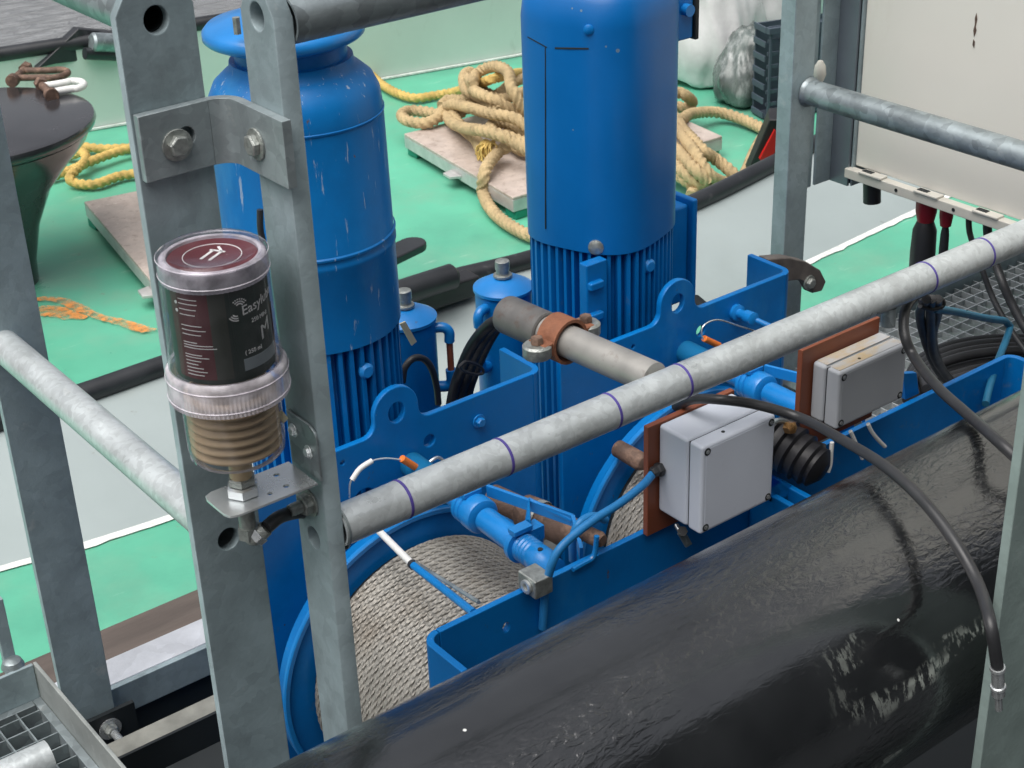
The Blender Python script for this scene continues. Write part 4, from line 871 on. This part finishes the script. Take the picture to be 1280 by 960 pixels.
def on_cowl(px, Y0=1.975):                        # point of the cowl surface seen at this pixel
    r_ = ray(*px); lo, hi = 2.0, 3.4; best = None
    for k in range(1400):
        d_ = 2.2+k*.0007; p = r_*d_; dx, dy = p.x-NX, p.y-NY; a = atan2(dy, dx)
        if sqrt(dx*dx+dy*dy) < (RM+.001)*sq(a): return p
    return onY(*px, Y0)
def seam(px, wd=.0016):
    c = [on_cowl(p) for p in px]; vs = []
    for i, p in enumerate(c):
        n_ = Vector((p.x-NX, p.y-NY, 0)).normalized(); t_ = (c[min(i+1, len(c)-1)]-c[max(i-1, 0)]).normalized(); s_ = n_.cross(t_)
        for q_ in ((-s_*wd-n_*.001), (-s_*wd+n_*.0012), (s_*wd+n_*.0012), (s_*wd-n_*.001)): vs.append(p+q_)
    n = len(c); part('panel_seam', MB().add(vs, [(4*i+k, 4*i+4+k, 4*i+4+(k+1) % 4, 4*i+(k+1) % 4) for i in range(n-1) for k in range(4)]), 'dark_blk', t)
seam([(682, 58+k*12) for k in range(20)], .0009)
seam([(660+k*4, 46+k*2.2) for k in range(7)], .0009); seam([(694+k*6, 60+.1*k) for k in range(8)], .0014)
c_ = on_cowl((736, 37)); part('cap_screw', MB().lathe(c_, (c_-Vector((NX, NY, c_.z))), [(.009, -.002), (.009, .003), (.005, .0055)], 16), 'blue', t)
c_ = on_cowl((745, 309)); part('clip', MB().lathe(c_, (c_-Vector((NX, NY, c_.z))), [(.014, -.004), (.014, .003), (.008, .006)], 12), 'bolt', t)
for px in ((746, 357), (746, 396)): c_ = onY(*px, NY-.126); part('drain_lug', MB().box((c_.x-.016, c_.y-.004, c_.z-.008), (c_.x+.016, c_.y+.02, c_.z+.008)), 'blue', t, .004)
c_ = onY(746, 380, NY-.118); part('mounting_rib', MB().box((c_.x-.024, c_.y-.002, -1.7), (c_.x+.024, c_.y+.02, zq)), 'blue', t, .003)
knob(t, (808, 331), NY-.115); 
tb = part('terminal_box', MB().box((1.905, 2.10, mz(853, 378, 2.1)), (2.018, 2.23, mz(853, 258, 2.1))), 'blue', t, .006)
part('lid', MB().box((2.0195, 2.09, mz(853, 384, 2.1)), (2.033, 2.24, mz(853, 252, 2.1))), 'blue', tb, .004)
part('gland', MB().cyl((1.97, 2.035, -1.33), (1.97, 2.0, -1.34), .018, 16), 'dark_blk', tb)
sb = part('switch_box', MB().box((1.930, 2.05, mz(850, 44, 2.08)), (1.972, 2.12, mz(850, -12, 2.08))), 'blue', t, .004)
part('cover_plate', MB().box((1.9725, 2.045, mz(850, 46, 2.08)), (1.982, 2.125, mz(850, -14, 2.08))), 'dark_blk', sb, .002)
part('knob', MB().cyl((1.951, 2.05, mz(845, 12, 2.06)), (1.951, 2.036, mz(845, 12, 2.06)), .011, 14), 'blue_light', sb)

# ------------------------------------------------------------------ oil filters behind the winches
def filt(x, y, ztop, label, right=True, elbows=True):
    t = thing('filter_canister', label, 'filter', (x, y, -1.7), 'blue filter canisters behind the winches')
    part('canister', MB().lathe((x, y, 0), (0, 0, 1), [(.052, -1.75), (.056, -1.70), (.056, ztop-.004)], 44), 'blue', t)
    part('lid', MB().lathe((x, y, 0), (0, 0, 1), [(.056, ztop-.003), (.0595, ztop-.001), (.0595, ztop+.005), (.054, ztop+.008), (.035, ztop+.019), (.012, ztop+.024), (.012, ztop+.024)], 44), 'blue_light', t)
    part('filler_plug', MB().lathe((x, y, 0), (0, 0, 1), [(.019, ztop+.025), (.019, ztop+.030), (.013, ztop+.031), (.013, ztop+.040), (.0145, ztop+.0405), (.0145, ztop+.058), (.010, ztop+.060)], 12), 'bolt', t, .0008)
    d = Vector((.8, -.6, 0)) if right else Vector((-.8, -.2, 0)).normalized()
    p = Vector((x, y, ztop-.022)); e_ = p+d*.080
    part('upper_elbow', MB().sweep(smooth([p+d*.05, p+d*.070, e_+Vector((0, 0, -.010)), e_+Vector((0, 0, -.03))], 5), .010, 14), 'blue_light', t)
    part('copper_pipe', MB().cyl(e_+Vector((0, 0, -.03)), e_+Vector((0, 0, -.09)), .0065, 14), 'copper', t)
    part('lower_elbow', MB().sweep(smooth([e_+Vector((0, 0, -.09)), e_+Vector((0, 0, -.115)), p+d*.070+Vector((0, 0, -.125)), p+d*.045+Vector((0, 0, -.125))], 5), .011, 14), 'blue', t)
    return t
c_ = onY(629, 360, 2.3); filt(c_.x, 2.3, c_.z, 'blue filter canister with a steel plug on its lid, left of the square motor', right=False)
c_ = onY(507, 398, 2.3); filt(c_.x, 2.3, c_.z, 'blue filter canister half hidden beside the domed motor, with a tag hanging on it')
solo('hanging_tag', MB().prism([onY(x, y, 2.20) for x, y in [(500, 405), (507, 402), (521, 427), (515, 432)]], (0, .003, 0)), 'label_w', 'pale yellow tag hanging beside the domed motor, above the left canister', 'tag')
for i, (dx, r) in enumerate(((0, .011), (9, .012), (18, .010))):
    pth = [(628+dx*.4, 398, 2.05), (610+dx*.7, 408, 2.08), (590+dx, 432, 2.14), (575+dx, 466, 2.2), (566+dx, 496, 2.22), (560+dx, 540, 2.25)]
    solo('hydraulic_hose', MB().sweep(smooth([onY(x, y, q_) for x, y, q_ in pth], 8), r, 14), 'black_rub',
         ['black hose falling from the capped pipe end, leftmost of three', 'black hose falling from the capped pipe end, middle of three', 'black hose falling from the capped pipe end, rightmost of three'][i], 'hose', 'black hoses below the pipe end')
solo('cable_tie', MB().sweep(smooth([onY(x, y, 2.12) for x, y in [(574, 458), (583, 452), (600, 458), (604, 466), (594, 468), (580, 464), (574, 458)]], 4), .003, 6), 'cable', 'black cable tie round the three hoses below the pipe end', 'cable tie')
solo('hose_loop', MB().sweep(smooth([onY(x, y, 2.18) for x, y in [(503, 478), (506, 460), (517, 448), (530, 449), (540, 462), (546, 485), (548, 505)]], 8), .0065, 10), 'cable', 'thin black hose loop behind the lifting eye of the left winch', 'hose')

# ------------------------------------------------------------------ pipe with clamp, reaching back from the handrail
pz = zm+.004; pa = onZ(632, 392, pz); pb = onZ(822, 476, pz)
px_ = (pa.x+pb.x)/2; pa = Vector((pa.x, pa.y, pz)); pb = Vector((pb.x, 1.38+TR-.002, pz)); pd = (pb-pa).normalized()
t = thing('clamped_pipe', 'grey pipe with a rusty clamp, running back from the handrail between the motors', 'pipe', tuple(pb))
part('outer_sleeve', MB().lathe(pa, pd, [(.022, 0), (.0275, .002), (.0285, .006), (.0285, .085), (.026, .087)], 36), mat('dull_pipe', (.15, .145, .14), .5, .3, var=.25, vscale=20, dirt=(.12, .07, .05), dscale=30, dlo=.55, dhi=.7), t)
part('end_cap', MB().lathe(pa, -pd, [(.0215, -.002), (.0205, .003)], 32), 'rust', t)
part('pipe', MB().cyl(pa+pd*.087, pb, .0235, 36), mat('warm_grey_pipe', (.36, .35, .33), .45, .35, var=.18, vscale=14, dirt=(.17, .14, .12), dscale=26, dlo=.60, dhi=.72, damt=.7), t)
cc = pa+pd*.100; sd_ = pd.cross(Vector((0, 0, 1))).normalized()
cl = part('clamp', MB().tube(cc, cc+pd*.036, .0335, .0287, 36), 'rust_orange', t)
for s_ in (-1, 1):
    e_ = cc+pd*.018+sd_*s_*.048
    part('clamp_ear', MB().lathe(e_+Vector((0, 0, .001)), (0, 0, 1), [(.019, -.012), (.021, -.009), (.021, .005), (.018, .008)], 24), 'bolt', cl)
    part('clamp_ear', MB().obox(cc+pd*.018+sd_*s_*.038, sd_*.012, pd*.017, Vector((0, 0, .010))), 'rust_orange', cl, .002)
    part('bolt', MB().lathe(e_+Vector((0, 0, .0095)), (0, 0, 1), [(.0095, 0), (.0095, .008), (.008, .010)], 6), 'rust', cl)

# ------------------------------------------------------------------ enclosures on brown plates
def enclosure(label, x0, x1, z0, z1, bpl, mtop, mface, yf):
    """x0..x1, z0..z1 front face; bpl = backing plate extents"""
    yb = 1.468; yl = yf+.027
    t = thing('junction_box', label, 'junction box', ((x0+x1)/2, yb, z0), 'grey enclosures bolted to brown plates')
    part('backing_plate', MB().box((bpl[0], 1.4695, bpl[2]), (bpl[1], 1.4795, bpl[3])), 'brown_plate', t, .0012)
    part('body', MB().box((x0, yl+.0015, z0), (x1, yb, z1)), mtop, t, .006, 4)
    part('gasket', MB().box((x0+.003, yl, z0+.003), (x1-.003, yl+.0016, z1-.003)), 'dark_blk', t)
    part('lid', MB().box((x0, yf, z0), (x1, yl, z1)), mtop, t, .005, 4)
    part('lid_face', MB().box((x0+.008, yf-.0004, z0+.006), (x1-.008, yf+.002, z1-.006)), mface, t, .0002)
    for x in (x0+.010, x1-.010):
        for z in (z0+.010, z1-.010):
            s_ = part('lid_screw', MB().lathe((x, yf-.0005, z), (0, -1, 0), [(.0058, -.001), (.0058, .0004), (.0042, .0005)], 16), 'dark_blk', t)
            part('screw_head', MB().lathe((x, yf-.001, z), (0, -1, 0), [(.0034, 0), (.0034, .0006)], 10), 'zinc', s_)
    part('vent_plug', MB().lathe(((x0+x1)/2-.02, (yl+yf)/2, z1+.0002), (0, 0, 1), [(.0028, -.002), (.0028, .0006)], 12), 'dark_blk', t)
    return t
a1, b1 = onY(878, 560, 1.378), onY(965, 625, 1.378)
q1, q2 = onY(807, 533, 1.475), onY(915, 489, 1.475)
J1 = enclosure('pale grey square junction box with a blue cable, on the left brown plate', a1.x, b1.x, b1.z, a1.z, (q1.x, q2.x, q1.z-.185, q1.z), 'box_grey', 'box_grey', 1.378)
gpx = onX(826, 586, a1.x-.001)
gl = part('cable_gland', MB().lathe((a1.x-.0005, gpx.y, gpx.z), (-1, 0, 0), [(.011, 0), (.011, .007), (.0085, .009), (.0085, .016), (.0065, .019)], 6), 'cable', J1, .0008)
a2_, b2_ = onY(1050, 467, 1.412), onY(1129, 498, 1.412)
q1, q2 = onY(1000, 437, 1.475), onY(1096, 406, 1.475)
J2 = enclosure('weathered grey junction box with brown stains on top, on the right brown plate', a2_.x, b2_.x, b2_.z, a2_.z, (q1.x, q2.x, q1.z-.18, q1.z), 'box_face2', 'box_face', 1.412)
part('stained_top', MB().box((a2_.x+.006, 1.443, a2_.z+.0001), (b2_.x-.006, 1.464, a2_.z+.0008)), 'box_dirty', J2)
part('stained_lid_top', MB().box((a2_.x+.006, 1.418, a2_.z+.0001), (b2_.x-.006, 1.4375, a2_.z+.0008)), 'box_dirty', J2)
hp = [(a1.x-.018, gpx.y, gpx.z-.003)]+[tuple(onY(x, y, q_)) for x, y, q_ in [(803, 607, 1.452), (775, 629, 1.45), (745, 648, 1.45), (716, 670, 1.45), (697, 690, 1.45), (687, 714, 1.455), (681, 745, 1.47), (678, 785, 1.475)]]
solo('blue_cable', MB().sweep(smooth(hp, 8), .0062, 14), 'blue_hose', 'bright blue cable from the left junction box, bending down over the blue front plate', 'cable')
hp = [tuple(onY(x, y, q_)) for x, y, q_ in [(757, 650, 1.50), (745, 645, 1.50), (732, 648, 1.50), (721, 658, 1.50), (716, 675, 1.51), (716, 700, 1.52)]]
solo('blue_cable', MB().sweep(smooth(hp, 8), .006, 14), 'blue_hose', 'short blue cable loop beside the rusty roller, behind the longer blue cable', 'cable')
t = thing('cable_lug', 'small blue hook shaped lug on the front plate beside the blue cable', 'lug', tuple(onY(735, 690, FY)))
part('lug_bar', MB().sweep(smooth([onY(x, y, FY-.012) for x, y in [(716, 712), (730, 704), (740, 698), (744, 688), (746, 670)]], 5), .004, 8), 'blue_light', t)
# black ribbed boot below the right box
t = thing('ribbed_boot', 'black ribbed rubber boot between the two junction boxes', 'rubber boot', tuple(onY(985, 560, 1.50)))
ba, bb2 = onY(962, 545, 1.50), onY(1022, 585, 1.415); u_ = (bb2-ba).normalized(); l_ = (bb2-ba).length
pr_ = [(.030, 0)]
for k in range(5): pr_ += [(.044-.002*k, .004+k*l_/5.2), (.046-.002*k, .010+k*l_/5.2), (.040-.002*k, .014+k*l_/5.2)]
pr_ += [(.034, l_), (.016, l_+.012)]
part('boot', MB().lathe(ba, u_, pr_, 36), 'black_rub', t)
part('clamp_ring', MB().sweep(smooth([onY(x, y, 1.46) for x, y in [(963, 552), (960, 538), (968, 527), (982, 527), (990, 536)]], 6), .0045, 8), 'galv', t)
part('brass_nut', MB().lathe(onY(984, 534, 1.455), (0, -1, .3), [(.010, 0), (.010, .012), (.007, .014)], 6), mat('brass', (.45, .25, .10), .35, .7, var=.2), t)
for i, (pxs, lab) in enumerate(([[(1063, 539), (1068, 550), (1072, 560), (1078, 573)], 'white curled tie end hanging below the right junction box, middle one'],
                [[(1085, 530), (1090, 540), (1098, 550), (1106, 558)], 'white curled tie end hanging below the right junction box, rightmost'],
                [[(1040, 553), (1039, 565), (1038, 580), (1035, 590)], 'white curled tie end hanging below the right junction box, leftmost'])):
    solo('tie_end', MB().sweep(smooth([onY(x, y, 1.42) for x, y in pxs], 6), .0034, 8), 'white', lab, 'cable tie', 'white tie ends below the right junction box')
t = thing('clip', 'small metal clip under the left junction box', 'clip', tuple(onY(855, 670, 1.44)))
part('clip_plate', MB().prism([onY(x, y, 1.44) for x, y in [(848, 668), (857, 664), (866, 680), (858, 685)]], (0, .004, 0)), 'galv', t, .001)
part('clip_screw', MB().cyl(onY(845, 656, 1.46), onY(850, 664, 1.45), .004, 10), 'zinc', t)
part('mount_bolt', MB().cyl(onY(853, 664, 1.462), onY(853, 664, 1.440), .008, 6), 'cable', t)
solo('steel_tab', MB().prism([onY(x, y, 1.50) for x, y in [(1129, 467), (1146, 466), (1149, 492), (1132, 500)]], (0, .010, 0)), 'blue', 'small blue upright tab between the right junction box and the cable coil', 'tab', bev=.001)
t = thing('blue_bracket', 'blue slotted bracket sticking out below the left junction box, beside the black boot', 'bracket', tuple(onY(975, 610, 1.42)))
part('bracket_plate', MB().prism([onY(x, y, 1.43) for x, y in [(955, 592), (965, 592), (998, 611), (993, 620), (972, 626), (950, 616)]], (0, 0, -.008)), 'blue', t, .002)

# ------------------------------------------------------------------ black pipe
PY, PZ, PR = 1.062, -1.243, .1725
t = thing('fender_pipe', 'large glossy black pipe lying across the foreground, scraped at its right end', 'pipe', (1.5, PY, PZ-PR))
mb = MB(); nseg = 140; vs = []; na = 96
for i in range(nseg+1):
    x = -.9+4.6*i/nseg
    for k in range(na):
        a = 2*pi*k/na; rr = PR*(1+.0012*noise.noise(Vector((x*2.2, cos(a)*1.5, sin(a)*1.5)))+.0006*noise.noise(Vector((x*7, cos(a)*6, sin(a)*6))))
        vs.append((x, PY+rr*cos(a), PZ+rr*sin(a)))
mb.add(vs, [(i*na+k, i*na+(k+1) % na, (i+1)*na+(k+1) % na, (i+1)*na+k) for i in range(nseg) for k in range(na)]+[tuple(range(na)), tuple(range(nseg*na, (nseg+1)*na))[::-1]])
part('coated_pipe', mb, 'pipe', t)
for x in (-.3, 3.2): part('cradle', MB().box((x-.04, PY-.12, -2.62), (x+.04, PY+.12, PZ-PR*.86)), 'dark_blk', t)
def on_pipe(px, off=.010):
    r_ = ray(*px); A_ = r_.y**2+r_.z**2; B_ = -2*(r_.y*PY+r_.z*PZ); C_ = PY**2+PZ**2-(PR+off)**2; D_ = B_*B_-4*A_*C_
    return r_*((-B_-sqrt(max(D_, 0)))/(2*A_))
hs_ = [onY(845, 508, 1.50), onY(868, 499, 1.45), onY(905, 500, 1.40), onY(950, 507, 1.37), onY(1005, 524, 1.32), on_pipe((1055, 551), .03), on_pipe((1105, 582), .03), on_pipe((1150, 622), .035), on_pipe((1190, 672), .045), on_pipe((1222, 728), .06), onY(1238, 780, .832), onY(1247, 835, .820)]
t = thing('test_hose', 'black hose arching over the black pipe, ending in a steel coupling at lower right', 'hose', tuple(hs_[-1]))
part('hose', MB().sweep(smooth(hs_, 10), .0072, 16), 'cable', t)
u_ = (onY(1249, 900, .822)-hs_[-1]).normalized()
part('coupling', MB().lathe(hs_[-1]-u_*.002, u_, [(.0085, 0), (.0088, .004), (.0072, .005), (.0072, .030), (.0086, .031), (.0088, .035), (.0075, .036), (.0075, .047), (.0042, .048), (.0042, .072), (.0034, .073)], 24), 'zinc', t)
h2 = [onY(1157, 362, 1.42), onY(1142, 372, 1.40), onY(1131, 390, 1.38), onY(1131, 420, 1.36), onY(1145, 450, 1.33), onY(1172, 484, 1.23), onY(1205, 514, 1.15), on_pipe((1245, 549), .035), on_pipe((1290, 592), .03), on_pipe((1340, 650), .02)]
solo('hose', MB().sweep(smooth(h2, 10), .0078, 16), 'cable', 'black hose dropping from the handrail and crossing the black pipe to the right edge', 'hose')

# ------------------------------------------------------------------ cream cabinet and its cables
zb_ = onX(1070, 207, 2.5).z
t = thing('control_cabinet', 'large cream cabinet at the upper right with a perforated trim along its lower edge', 'cabinet', (2.7, 1.5, zb_))
yl_ = onX(1073, 150, 2.5).y
part('front_panel', MB().box((2.5, .5, zb_), (2.516, yl_, .5)), 'cream', t, .003)
part('cabinet_body', MB().box((2.517, .5, zb_+.02), (2.95, yl_, .5)), 'cream', t)
tr = part('lower_trim', MB().box((2.478, .5, zb_-.024), (2.4995, yl_+.01, zb_-.003)), 'cream_rail', t, .002)
for k in range(6):
    y_ = yl_-.03-.145*k
    part('trim_bracket', MB().box((2.474, y_-.06, zb_-.0035), (2.4985, y_-.0, zb_+.002)), 'cream_rail', tr, .002)
    part('rivet_hole', MB().cyl((2.4775, y_-.10, zb_-.013), (2.4768, y_-.10, zb_-.013), .004, 10), 'dark_blk', tr)
    part('slot', MB().box((2.480, y_-.030, zb_+.0021), (2.492, y_-.005, zb_+.0032)), 'dark_blk', tr)
for poly_ in ([(1221, 16), (1222, 24), (1220, 33), (1221, 38), (1218, 46), (1217, 38), (1219, 30), (1219, 22)], [(1217, 49), (1219, 52), (1218, 60), (1216, 56)]):
    part('scratch', MB().prism([(2.4992, onX(a_, b_, 2.5).y, onX(a_, b_, 2.5).z) for a_, b_ in poly_], (-.0004, 0, 0)), 'rust', t)
# galvanised channel carrying the cabinet
t = thing('cabinet_channel', 'galvanised upright channel along the left side of the cream cabinet', 'channel', (2.48, yl_+.05, zb_-.04))
ya_, yb_ = yl_+.006, onX(1043, 210, 2.5).y
part('web', MB().box((2.486, ya_, zb_-.045), (2.492, yb_, .5)), mat('channel_galvanised', (.17, .20, .23), .42, .4, var=.12, vscale=5), t, .001)
part('flange', MB().box((2.44, yb_+.0002, zb_-.045), (2.4915, yb_+.006, .5)), 'galv_blade', t, .001)
part('flange', MB().box((2.4925, yl_+.0005, zb_-.045), (2.56, yl_+.005, .5)), 'galv_blade', t, .001)
part('seal_strip', MB().box((2.4925, yl_+.0055, zb_-.04), (2.53, yl_+.020, .5)), 'dark_blk', t)
part('rear_flange', MB().box((2.42, yb_+.008, zb_-.05), (2.4385, yb_+.062, .5)), 'galv_blade', t, .002)
part('tie_lump', MB().lathe((2.40, onX(1025, 88, 2.4).y, onX(1025, 88, 2.4).z), (0, 0, 1), [(.008, -.022), (.013, -.008), (.011, .010), (.005, .02)], 14), 'cream_rail', t)
hx = 2.56
def hang(lbl, pts, r, m='cable', x=hx, name='cable', group='cables hanging under the cabinet'): return solo(name, MB().sweep(smooth([onX(a_, b_, x_) if x_ else Vector(0) for a_, b_, x_ in pts], 8), r, 12), m, lbl, 'cable', group)
hang('short black cable stub hanging under the left end of the cabinet', [(1090, 214, 2.56), (1090, 235, 2.56), (1090, 253, 2.56)], .019)
def boot(label, px0, px1, px2, r1, r2):
    a_, b_, c_ = onX(*px0, hx), onX(*px1, hx), onX(*px2, hx); t = thing('cable_gland', label, 'cable gland', tuple(c_), 'cables hanging under the cabinet')
    part('red_collar', MB().lathe(a_, b_-a_, [(r1, 0), (r1, (b_-a_).length*.6), (r1*.8, (b_-a_).length)], 20), 'red_dark', t)
    L_ = (c_-b_).length; part('black_boot', MB().lathe(b_, c_-b_, [(r2*.7, 0), (r2, .02), (r2*1.06, L_*.5), (r2, L_)], 20), 'cable', t)
boot('thick black plug with a dark red collar under the cabinet, behind the handrail', (1159, 246), (1157, 276), (1150, 352), .022, .025)
boot('thin black cable with a dark red collar under the cabinet, behind the handrail', (1184, 254), (1182, 282), (1177, 340), .014, .009)
hang('black cable under the cabinet crossing behind the handrail at its right band', [(1211, 262, 2.56), (1212, 290, 2.55), (1222, 320, 2.5), (1240, 370, 2.5), (1262, 410, 2.5), (1290, 450, 2.5)], .0062)
hang('black cable furthest right under the cabinet', [(1234, 268, 2.56), (1236, 300, 2.55), (1250, 345, 2.5), (1265, 380, 2.5), (1285, 415, 2.5), (1310, 440, 2.5)], .0092)

# ------------------------------------------------------------------ grating walkway under the cabinet
ZG = -1.62
t = thing('walkway_grating', 'galvanised mesh walkway grating under the cable coil and the cabinet', 'grating', (2.9, 1.7, ZG-.04))
gy1 = onZ(1190, 362, ZG).y; gx0 = 2.30
part('edge_beam', MB().box((gx0, gy1+.001, ZG-.06), (4.2, gy1+.012, ZG+.035)), 'galv_blade', t, .001)
mbar = None
bw = mesh_of('bearing_bar', MB().box((0, 0, -.028), (.0026, gy1-1.10, 0)), M['galv_tube'])
cw = mesh_of('cross_bar', MB().box((gx0-2.9, 0, -.012), (1.3, .0026, .0006)), M['galv_tube'])
n = int((4.2-gx0)/.034)
for k in range(n):
    o_ = bpy.data.objects.new('bearing_bar', bw); COL.objects.link(o_); o_.parent = t; o_.location = (gx0+k*.034-2.9, 1.10-1.7, .04)
for k in range(int((gy1-1.10)/.036)):
    o_ = bpy.data.objects.new('cross_bar', cw); COL.objects.link(o_); o_.parent = t; o_.location = (0, gy1-.02-k*.036-1.7, .0402)
# coil of black cables
t = thing('cable_coil', 'loose coil of black cables lying on the grating at the right', 'cable coil', tuple(onZ(1215, 440, ZG)))
for k in range(12):
    y_ = 428+k*5.5; z_ = ZG+.02+.012*((k*5) % 4); sp = k*3
    pts = [onZ(x, y, z_) for x, y in [(1133+sp*1.2, 500-k*2), (1133+sp, 478-k), (1146+sp, y_+24-k*.8), (1172+sp, y_+8), (1210+sp, y_-2), (1255+sp, y_-6), (1300+sp, y_-4), (1360, y_+2)]]
    part('cable_turn', MB().sweep(smooth(pts, 7), .0088+.0014*(k % 2), 12), 'cable', t)
for k, pxs in enumerate(([(1158, 374), (1150, 392), (1158, 430), (1172, 462), (1196, 490), (1210, 505)], [(1164, 374), (1163, 400), (1166, 440), (1182, 468), (1205, 492), (1220, 506)], [(1172, 374), (1172, 392), (1166, 420), (1172, 450), (1186, 476)])):
    part('cable_drop', MB().sweep(smooth([onY(x, y, 1.42+.05*j) for j, (x, y) in enumerate(pxs)], 8), .0078, 12), 'cable', t)
part('tie', MB().sweep(smooth([onY(x, y, 1.43) for x, y in [(1150, 378), (1160, 372), (1176, 374), (1178, 382), (1164, 386), (1150, 382)]], 4), .0045, 8), 'cable', t)
bt = [onY(1168, 386, 1.44), onY(1195, 390, 1.5), onY(1228, 397, 1.55), onY(1256, 401, 1.58), onY(1263, 408, 1.58), onY(1258, 424, 1.56), onY(1248, 450, 1.52), onY(1238, 480, 1.47), onY(1232, 505, 1.44)]
solo('bent_tube', MB().sweep(smooth(bt[:4], 8)+smooth(bt[4:], 8), .0068, 12), mat('teal_blue_tube', (.015, .13, .24), .45, 0, var=.15, vscale=20), 'thin blue tube bent at a right angle above the cable coil', 'tube')

# ------------------------------------------------------------------ gangway steelwork, lower left
xa_ = onY(118, 870, 2.12).x; 
t = thing('gangway_beam', 'galvanised beam between the two flat posts at the lower left', 'beam', (1.0, 2.2, -1.76))
zbm = onY(122, 870, 2.18).z
part('web', MB().box((.60, 2.18, zbm-.062), (1.6, 2.192, zbm)), 'galv_blade', t, .002)
part('top_flange', MB().box((.60, 2.1922, zbm-.010), (1.6, 2.262, zbm+.001)), galv('pale_galvanised_flange', (.58, .60, .64), .45, .25, 20, .06), t, .002)
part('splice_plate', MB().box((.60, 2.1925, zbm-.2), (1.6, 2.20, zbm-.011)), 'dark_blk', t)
sb_ = onY(144, 918, 2.12); z_ = sb_.z
t = thing('splice_bolt', 'zinc bolt with a large washer sticking out below the gangway beam', 'bolt', tuple(sb_))
part('washer', MB().lathe((sb_.x, 2.14, z_), (0, -1, 0), [(.020, 0), (.020, .003)], 28), 'zinc', t); part('nut', MB().lathe((sb_.x, 2.1365, z_), (0, -1, 0), [(.012, 0), (.012, .010), (.010, .012)], 6), 'bolt', t)
part('shank', MB().lathe((sb_.x, 2.124, z_), (0, -1, 0), [(.007, 0), (.007, .032), (.005, .034)], 14), 'zinc', t)
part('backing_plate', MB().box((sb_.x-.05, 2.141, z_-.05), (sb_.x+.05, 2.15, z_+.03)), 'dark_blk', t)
la = onY(150, 945, 2.0)
t = thing('lower_angle', 'worn galvanised angle bar below the gangway beam at the bottom left', 'angle bar', (1.0, 2.0, la.z))
part('top_leg', MB().box((.55, 2.0, la.z-.004), (1.6, 2.04, la.z)), mat('worn_grey_bar', (.27, .27, .24), .6, .2, var=.3, vscale=18), t, .001)
part('down_leg', MB().box((.55, 1.994, la.z-.06), (1.6, 1.9998, la.z)), 'dark_blk', t)  # leg of the same bar, its shade put into a near-black colour
# grating tray with kick plates
ZT = -1.48
cA = onZ(45, 826, ZT); c_z = onX(52, 874, cA.x).z
t = thing('grating_tray', 'galvanised grating step with raised kick plates at the bottom left corner', 'grating', (cA.x-.4, cA.y-.4, ZT-.1))
ZK = ZT-.062
part('kick_plate', MB().box((cA.x-1.0, cA.y-.006, ZK-.03), (cA.x-.007, cA.y, ZT)), 'galv_blade', t, .0015)
part('kick_plate', MB().box((cA.x-.006, cA.y-1.0, ZK-.03), (cA.x, cA.y, ZT)), galv('kick_galvanised', (.30, .32, .31), .5, .25, 30, .08), t, .0015)
part('frame_bar', MB().box((cA.x-.020, cA.y-1.0, ZK-.025), (cA.x-.0065, cA.y-.0065, ZK+.001)), 'galv', t, .001)
part('frame_bar', MB().box((cA.x-1.0, cA.y-.020, ZK-.025), (cA.x-.0205, cA.y-.0065, ZK+.001)), 'galv', t, .001)
bw = mesh_of('bearing_bar', MB().box((-.94, -.0012, -.024), (0, .0012, 0)), M['galv']); cw = mesh_of('cross_bar', MB().box((-.0012, -.94, -.01), (.0012, 0, .0006)), M['galv'])
for k in range(16):
    o_ = bpy.data.objects.new('bearing_bar', bw); COL.objects.link(o_); o_.parent = t; o_.location = (cA.x-.0205-t.location.x, cA.y-.034-k*.033-t.location.y, ZK-t.location.z)
    o_ = bpy.data.objects.new('cross_bar', cw); COL.objects.link(o_); o_.parent = t; o_.location = (cA.x-.052-k*.034-t.location.x, cA.y-.0205-t.location.y, ZK-t.location.z)
pt = onZ(62, 945, ZK+.045); solo('tube_end', MB().tube((pt.x-.8, pt.y, pt.z), (pt.x, pt.y, pt.z), .024, .0215, 32), 'galv_tube', 'cut end of a bright galvanised tube over the grating step, bottom left corner', 'tube')
s_ = onY(14, 836, cA.y+.03); t = thing('railing_post', 'slim galvanised post standing at the left edge behind the kick plate', 'post', (s_.x, s_.y, ZT))
xs1 = onY(-12, 760, cA.y+.03).x; xs2 = onY(4, 760, cA.y+.03).x
part('flat_bar', MB().box((xs1, cA.y+.02, -1.9), (xs2, cA.y+.032, onY(0, 745, cA.y+.03).z)), 'galv_blade', t, .001)
part('weld_foot', MB().lathe(((xs1+xs2)/2, cA.y+.014, ZT+.004), (0, 0, 1), [(.018, -.006), (.014, .004), (.006, .008)], 14), 'galv', t)
solo('rubber_strip', MB().prism([onY(x, y, 2.20) for x, y in [(6, 240), (20, 240), (38, 400), (38, 412), (32, 420), (26, 410)]], (0, .02, 0)), 'black_rub', 'black rubber strip hanging behind the far flat post at the left edge', 'rubber strip', bev=.004)
bpy.context.view_layer.update()
